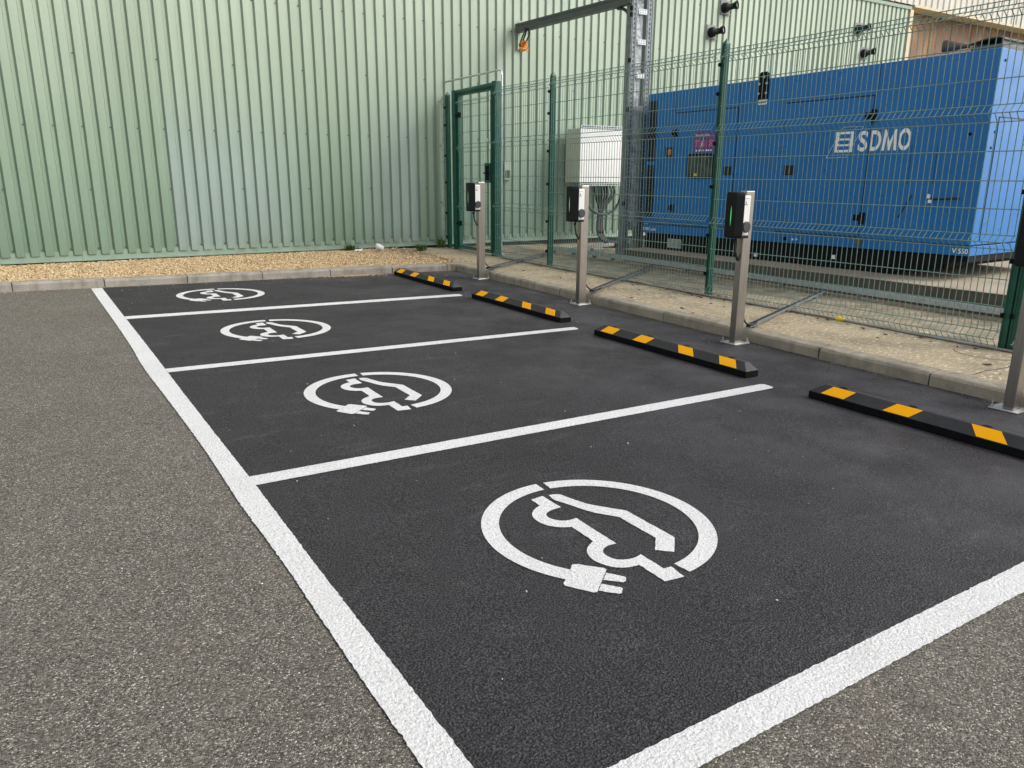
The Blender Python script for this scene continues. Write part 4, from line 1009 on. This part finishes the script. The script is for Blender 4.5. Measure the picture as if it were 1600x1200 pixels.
# ------------------------------------------------------------------ white cabinet on rails with its cables
cab = thing('electrical_cabinet', 'white electrical cabinet on perforated rails beside the steel gantry', 'cabinet', (9.9, 11.95, .08))
CO = Vector((9.9, 11.95, .08))
mb = MB(); mb.box(9.21 - CO.x, 10.66 - CO.x, .012, .50, 1.385 - CO.z, 2.465 - CO.z); bdy = mb.build('cabinet_body', [M['cabside']], cab, bevel=.012)
mb = MB(); mb.box(9.215 - CO.x, 10.655 - CO.x, 0, .014, 1.39 - CO.z, 2.46 - CO.z); mb.build('cabinet_door', M['cabinet'], cab, bevel=.005)
for z in (2.475, 1.315):
    mb = MB(); mb.box(9.21 - CO.x, 11.05 - CO.x, -.02, .03, z - CO.z, z + .055 - CO.z); rl = mb.build('rail', M['galv'], cab)
    mb = MB(); x = 9.25
    while x < 11: mb.box(x - CO.x, x + .032 - CO.x, -.0245, -.0205, z + .016 - CO.z, z + .038 - CO.z); x += .062
    mb.build('rail_holes', M['black'], rl)
for x in (9.5, 10.4):
    mb = MB(); mb.box(x - CO.x, x + .06 - CO.x, .035, .09, .0, 1.31 - CO.z); mb.build('strut', M['galv_dull'], cab) if x > 10 else None
mb = MB()
def hang(pts, r_=.024): mb.tube(curve_pts([Vector(p) - CO for p in pts], 6), r_, 8)
hang([(9.36, 11.97, 1.32), (9.38, 11.97, 1.05), (9.52, 11.96, .85), (9.74, 11.95, .74), (9.95, 11.95, .73), (10.15, 11.95, .80), (10.32, 11.96, .98), (10.40, 11.97, 1.31)], .030)
hang([(9.40, 12.0, 1.32), (9.44, 12.0, 1.02), (9.60, 11.98, .80), (9.84, 11.97, .70)], .024)
for k, x in enumerate((9.66, 9.74, 9.82, 9.90, 9.98, 10.07, 10.15)):
    hang([(x, 11.99, 1.33), (x + .02, 11.97, 1.12), (9.82 + (k - 3) * .022, 11.95, .84), (9.80 + (k - 3) * .02, 11.95, .66), (9.77 + (k - 3) * .024, 11.92, .42), (9.82 + (k - 3) * .024, 11.86, .22), (9.98 + (k - 3) * .02, 11.72, .10)], .025)
mb.build('cable_bundle', M['cable'], cab, smooth=True)
mb = MB(); mb.box(9.75, 11.2, 11.25, 11.75, -.1, .165); mb.box(9.55, 9.73, 11.35, 11.7, -.1, .11)
tag(mb.build('cable_pit', M['dark_conc'], bevel=.02), 'low dark cable pit blocks where the black cables reach the ground', 'cable pit')

# ------------------------------------------------------------------ vents and small boxes on the warehouse wall
def make_vent(aim):
    t = thing('wall_vent', '', 'vent')
    mb = MB(); mb.box(-.175, .175, -.02, .0, -.165, .165); mb.box(-.175, .175, -.05, -.018, -.185, -.163); mb.build('back_plate', M['ventplate'], t, bevel=.003)
    mb = MB(); mb.tube([(-.035, -.015, -.02), (-.035, -.06, -.02), (-.035, -.115, -.02), (-.03, -.15, -.015), (-.03, -.172, -.012)], [.128, .128, .118, .092, .05], 20)
    mb.tube(curve_pts([(-.06, -.11, -.03), (.04, -.14, -.01), (.11, -.17, .01), (.155, -.225, .025)], 5), [.075] * 16, 16)
    el = mb.build('elbow_pipe', M['blackp'], t, smooth=True)
    a = Vector((.160, -.235, .028)); d = Vector((.40, -.90, .10)).normalized(); ref = d.cross(Vector((0, 0, 1))).normalized(); up = ref.cross(d); n_ = 22
    mb = MB(); rs = [mb.addv([a + d * e + (ref * math.cos(6.2832 * i / n_) + up * math.sin(6.2832 * i / n_)) * r_ for i in range(n_)]) for e, r_ in ((-.05, .082), (.0, .100), (.045, .106), (.045, .082), (-.02, .078))]
    for p_, q_ in zip(rs, rs[1:]):
        for i in range(n_): j = (i + 1) % n_; mb.addf((p_ + i, p_ + j, q_ + j, q_ + i))
    mb.build('pipe_collar', M['blackp'], el, smooth=True)
    mb = MB(); b = mb.addv([a + d * .012 + (ref * math.cos(6.2832 * i / n_) + up * math.sin(6.2832 * i / n_)) * .080 for i in range(n_)]); mb.addf(tuple(b + i for i in range(n_))); mb.build('pipe_bore', M['lens'], el)
    return t
VP = [(13.38, 4.757, 'black elbow vent pipe on square plate, lower left of the four on the green wall'),
      (13.76, 5.320, 'black elbow vent pipe on square plate, cut by the top edge of the frame'),
      (18.75, 5.330, 'black elbow vent pipe, upper of the right hand pair on the green wall'),
      (19.09, 4.765, 'black elbow vent pipe directly above the blue generator roof, lower of the right pair')]
v0 = make_vent(0)
for i, (u, z, lab) in enumerate(VP):
    o = v0 if i == 0 else copy_tree(v0)
    o.scale = (.88, .88, .88); o.location = (u, wy(u, .002), z); o.rotation_euler = (0, 0, -WY if i < 2 else -WY - .12)
    tag(o, lab, 'vent', 'elbow vent pipes on the warehouse wall')
bxo = thing('wall_box', 'small pale box with dark louvre on the green wall right of the gate', 'box', (7.835, wy(7.835, .0), 1.43))
mb = MB(); mb.box(-.075, .075, -.06, -.001, 0, .36); mb.build('box_body', M['wallplate'], bxo, bevel=.006)
mb = MB()
for k in range(4): mb.box(-.06 + k * .032, -.042 + k * .032, -.066, -.061, .04, .19)
mb.build('box_louvre', M['louvre'], bxo)

# ------------------------------------------------------------------ litter and weeds by the wall
def cup(x, y, z, a, tilt):
    t = thing('paper_cup', 'tipped white paper cup lying on the gravel against the wall', 'cup', (x, y, z), a)
    mb = MB(); n_ = 20; rs = []
    for e, r_ in ((0, .040), (.10, .056), (.125, .058), (.125, .052), (.01, .037)): rs.append(mb.addv([(e, math.cos(6.2832 * i / n_) * r_, .052 + math.sin(6.2832 * i / n_) * r_ + e * .25) for i in range(n_)]))
    for p_, q_ in zip(rs, rs[1:]):
        for i in range(n_): j = (i + 1) % n_; mb.addf((p_ + i, p_ + j, q_ + j, q_ + i))
    mb.addf(tuple(rs[0] + i for i in range(n_))); mb.addf(tuple(rs[-1] + i for i in range(n_)))
    mb.build('cup_body', M['paper'], t, smooth=True)
cup(4.84, 12.13, .155, 2.2, .3)
mb = MB(); P = [(-.10, -.02, .0), (-.05, -.06, .02), (.03, -.05, .005), (.09, -.01, .05), (.05, .05, .01), (-.04, .04, .035)]
b = mb.addv([(0, 0, .03)] + P); 
for i in range(6): mb.addf((b, b + 1 + i, b + 1 + (i + 1) % 6))
tag(mb.build('paper_scrap', M['paper'], loc=(4.42, 12.28, .16)), 'crumpled white paper scrap left of the cup on the gravel', 'litter')
mb = MB(); b = mb.addv([(0, 0, .03)] + [(p * .7, q * 1.0, r_) for p, q, r_ in P]); 
for i in range(6): mb.addf((b, b + 1 + i, b + 1 + (i + 1) % 6))
tag(mb.build('paper_scrap', M['paper'], loc=(6.75, 11.75, slabz(6.75, 11.75) + .005)), 'white paper scrap on the ground under the green gate', 'litter')
def weed(x, y, z, n, hgt, label, spread):
    mb = MB()
    for k in range(n):
        a = random.uniform(0, 6.283); lean = random.uniform(.1, spread); h = hgt * random.uniform(.4, 1); w = random.uniform(.004, .011)
        bx, by = random.gauss(0, .05), random.gauss(0, .03); d = Vector((math.cos(a), math.sin(a), 0)); s = Vector((-d.y, d.x, 0)) * w
        p0 = Vector((bx, by, 0)); p1 = p0 + d * lean * .4 + Vector((0, 0, h * .6)); p2 = p0 + d * lean + Vector((0, 0, h))
        b = mb.addv([p0 - s * .5, p0 + s * .5, p1 + s, p1 - s, p2]); mb.addf((b, b + 1, b + 2, b + 3), (b + 3, b + 2, b + 4))
    return tag(mb.build('weed', M['leaf'], loc=(x, y, z)), label, 'weed', 'weeds at the foot of the warehouse wall')
weed(4.36, 12.56, .15, 130, .13, 'bright green grass tuft against the wall left of the paper cup', .12)
weed(5.60, 12.10, slabz(5.6, 12.1), 90, .16, 'sparse dull weed on the bare concrete right of the paper cup', .16)
weed(6.28, 12.62, slabz(6.28, 12.6), 50, .30, 'thin dark weed climbing beside the fence end post', .10)
for k, (x, y, r_) in enumerate(((5.35, 12.35, .03), (5.15, 12.42, .035), (3.95, 12.4, .025), (-.2, 12.45, .03), (.55, 12.5, .035))):
    o = pebbles(np.array([[x, y, grz(min(x, 5.3), y) + .012]]), np.array([r_]), 'stone', M['chip'])
    tag(o, ('pale larger stone on the gravel right of the paper cup', 'pale larger stone nearest right of the paper cup', 'pale stone on the gravel between grass tuft and blueish cladding', 'small pale stone under the cladding at the far left', 'pale stone under the cladding above the long edge line')[k], 'stone')

# ------------------------------------------------------------------ camera
cam = bpy.data.cameras.new('camera'); co = bpy.data.objects.new('camera', cam); COL.objects.link(co); S.camera = co
r_, u_, F_ = Vector((.84307797, -.53777186, .00457899)), Vector((.13728747, .22344562, .96499959)), Vector((.51997278, .81294125, -.26221142))
co.matrix_world = Matrix(((r_.x, u_.x, -F_.x, -.7995225), (r_.y, u_.y, -F_.y, -1.12813023), (r_.z, u_.z, -F_.z, 1.47677863), (0, 0, 0, 1)))
cam.sensor_width = 36; cam.lens = 1186.8331 / 1600 * 36; cam.clip_start = .05; cam.clip_end = 1000

# ------------------------------------------------------------------ light: bright hazy day, sun low-ish from the right behind the camera
sd = Vector((.66, -.62, .70)).normalized()
sun = bpy.data.lights.new('sun', 'SUN'); so = bpy.data.objects.new('sun', sun); COL.objects.link(so)
sun.energy = 1.25; sun.angle = R(20); sun.color = (1, .955, .89)
so.rotation_euler = (-sd).to_track_quat('-Z', 'Y').to_euler(); so.location = (10, -10, 12)
wd = bpy.data.worlds.new('World'); S.world = wd; wd.use_nodes = True; nt = wd.node_tree
bg = nt.nodes['Background']; sky = nt.nodes.new('ShaderNodeTexSky'); sky.sky_type = 'NISHITA'; sky.sun_disc = False
sky.sun_elevation = math.asin(sd.z); sky.sun_rotation = math.atan2(sd.x, sd.y); sky.air_density = 1.0; sky.dust_density = 3.0; sky.ozone_density = 1.0
hs = nt.nodes.new('ShaderNodeHueSaturation'); hs.inputs['Saturation'].default_value = .28; hs.inputs['Value'].default_value = 1.0
nt.links.new(sky.outputs[0], hs.inputs['Color']); nt.links.new(hs.outputs[0], bg.inputs['Color']); bg.inputs['Strength'].default_value = .15; hs.inputs['Value'].default_value = 1.6
S.view_settings.view_transform = 'Standard'; S.view_settings.look = 'None'; S.view_settings.exposure = 0; S.view_settings.gamma = 1
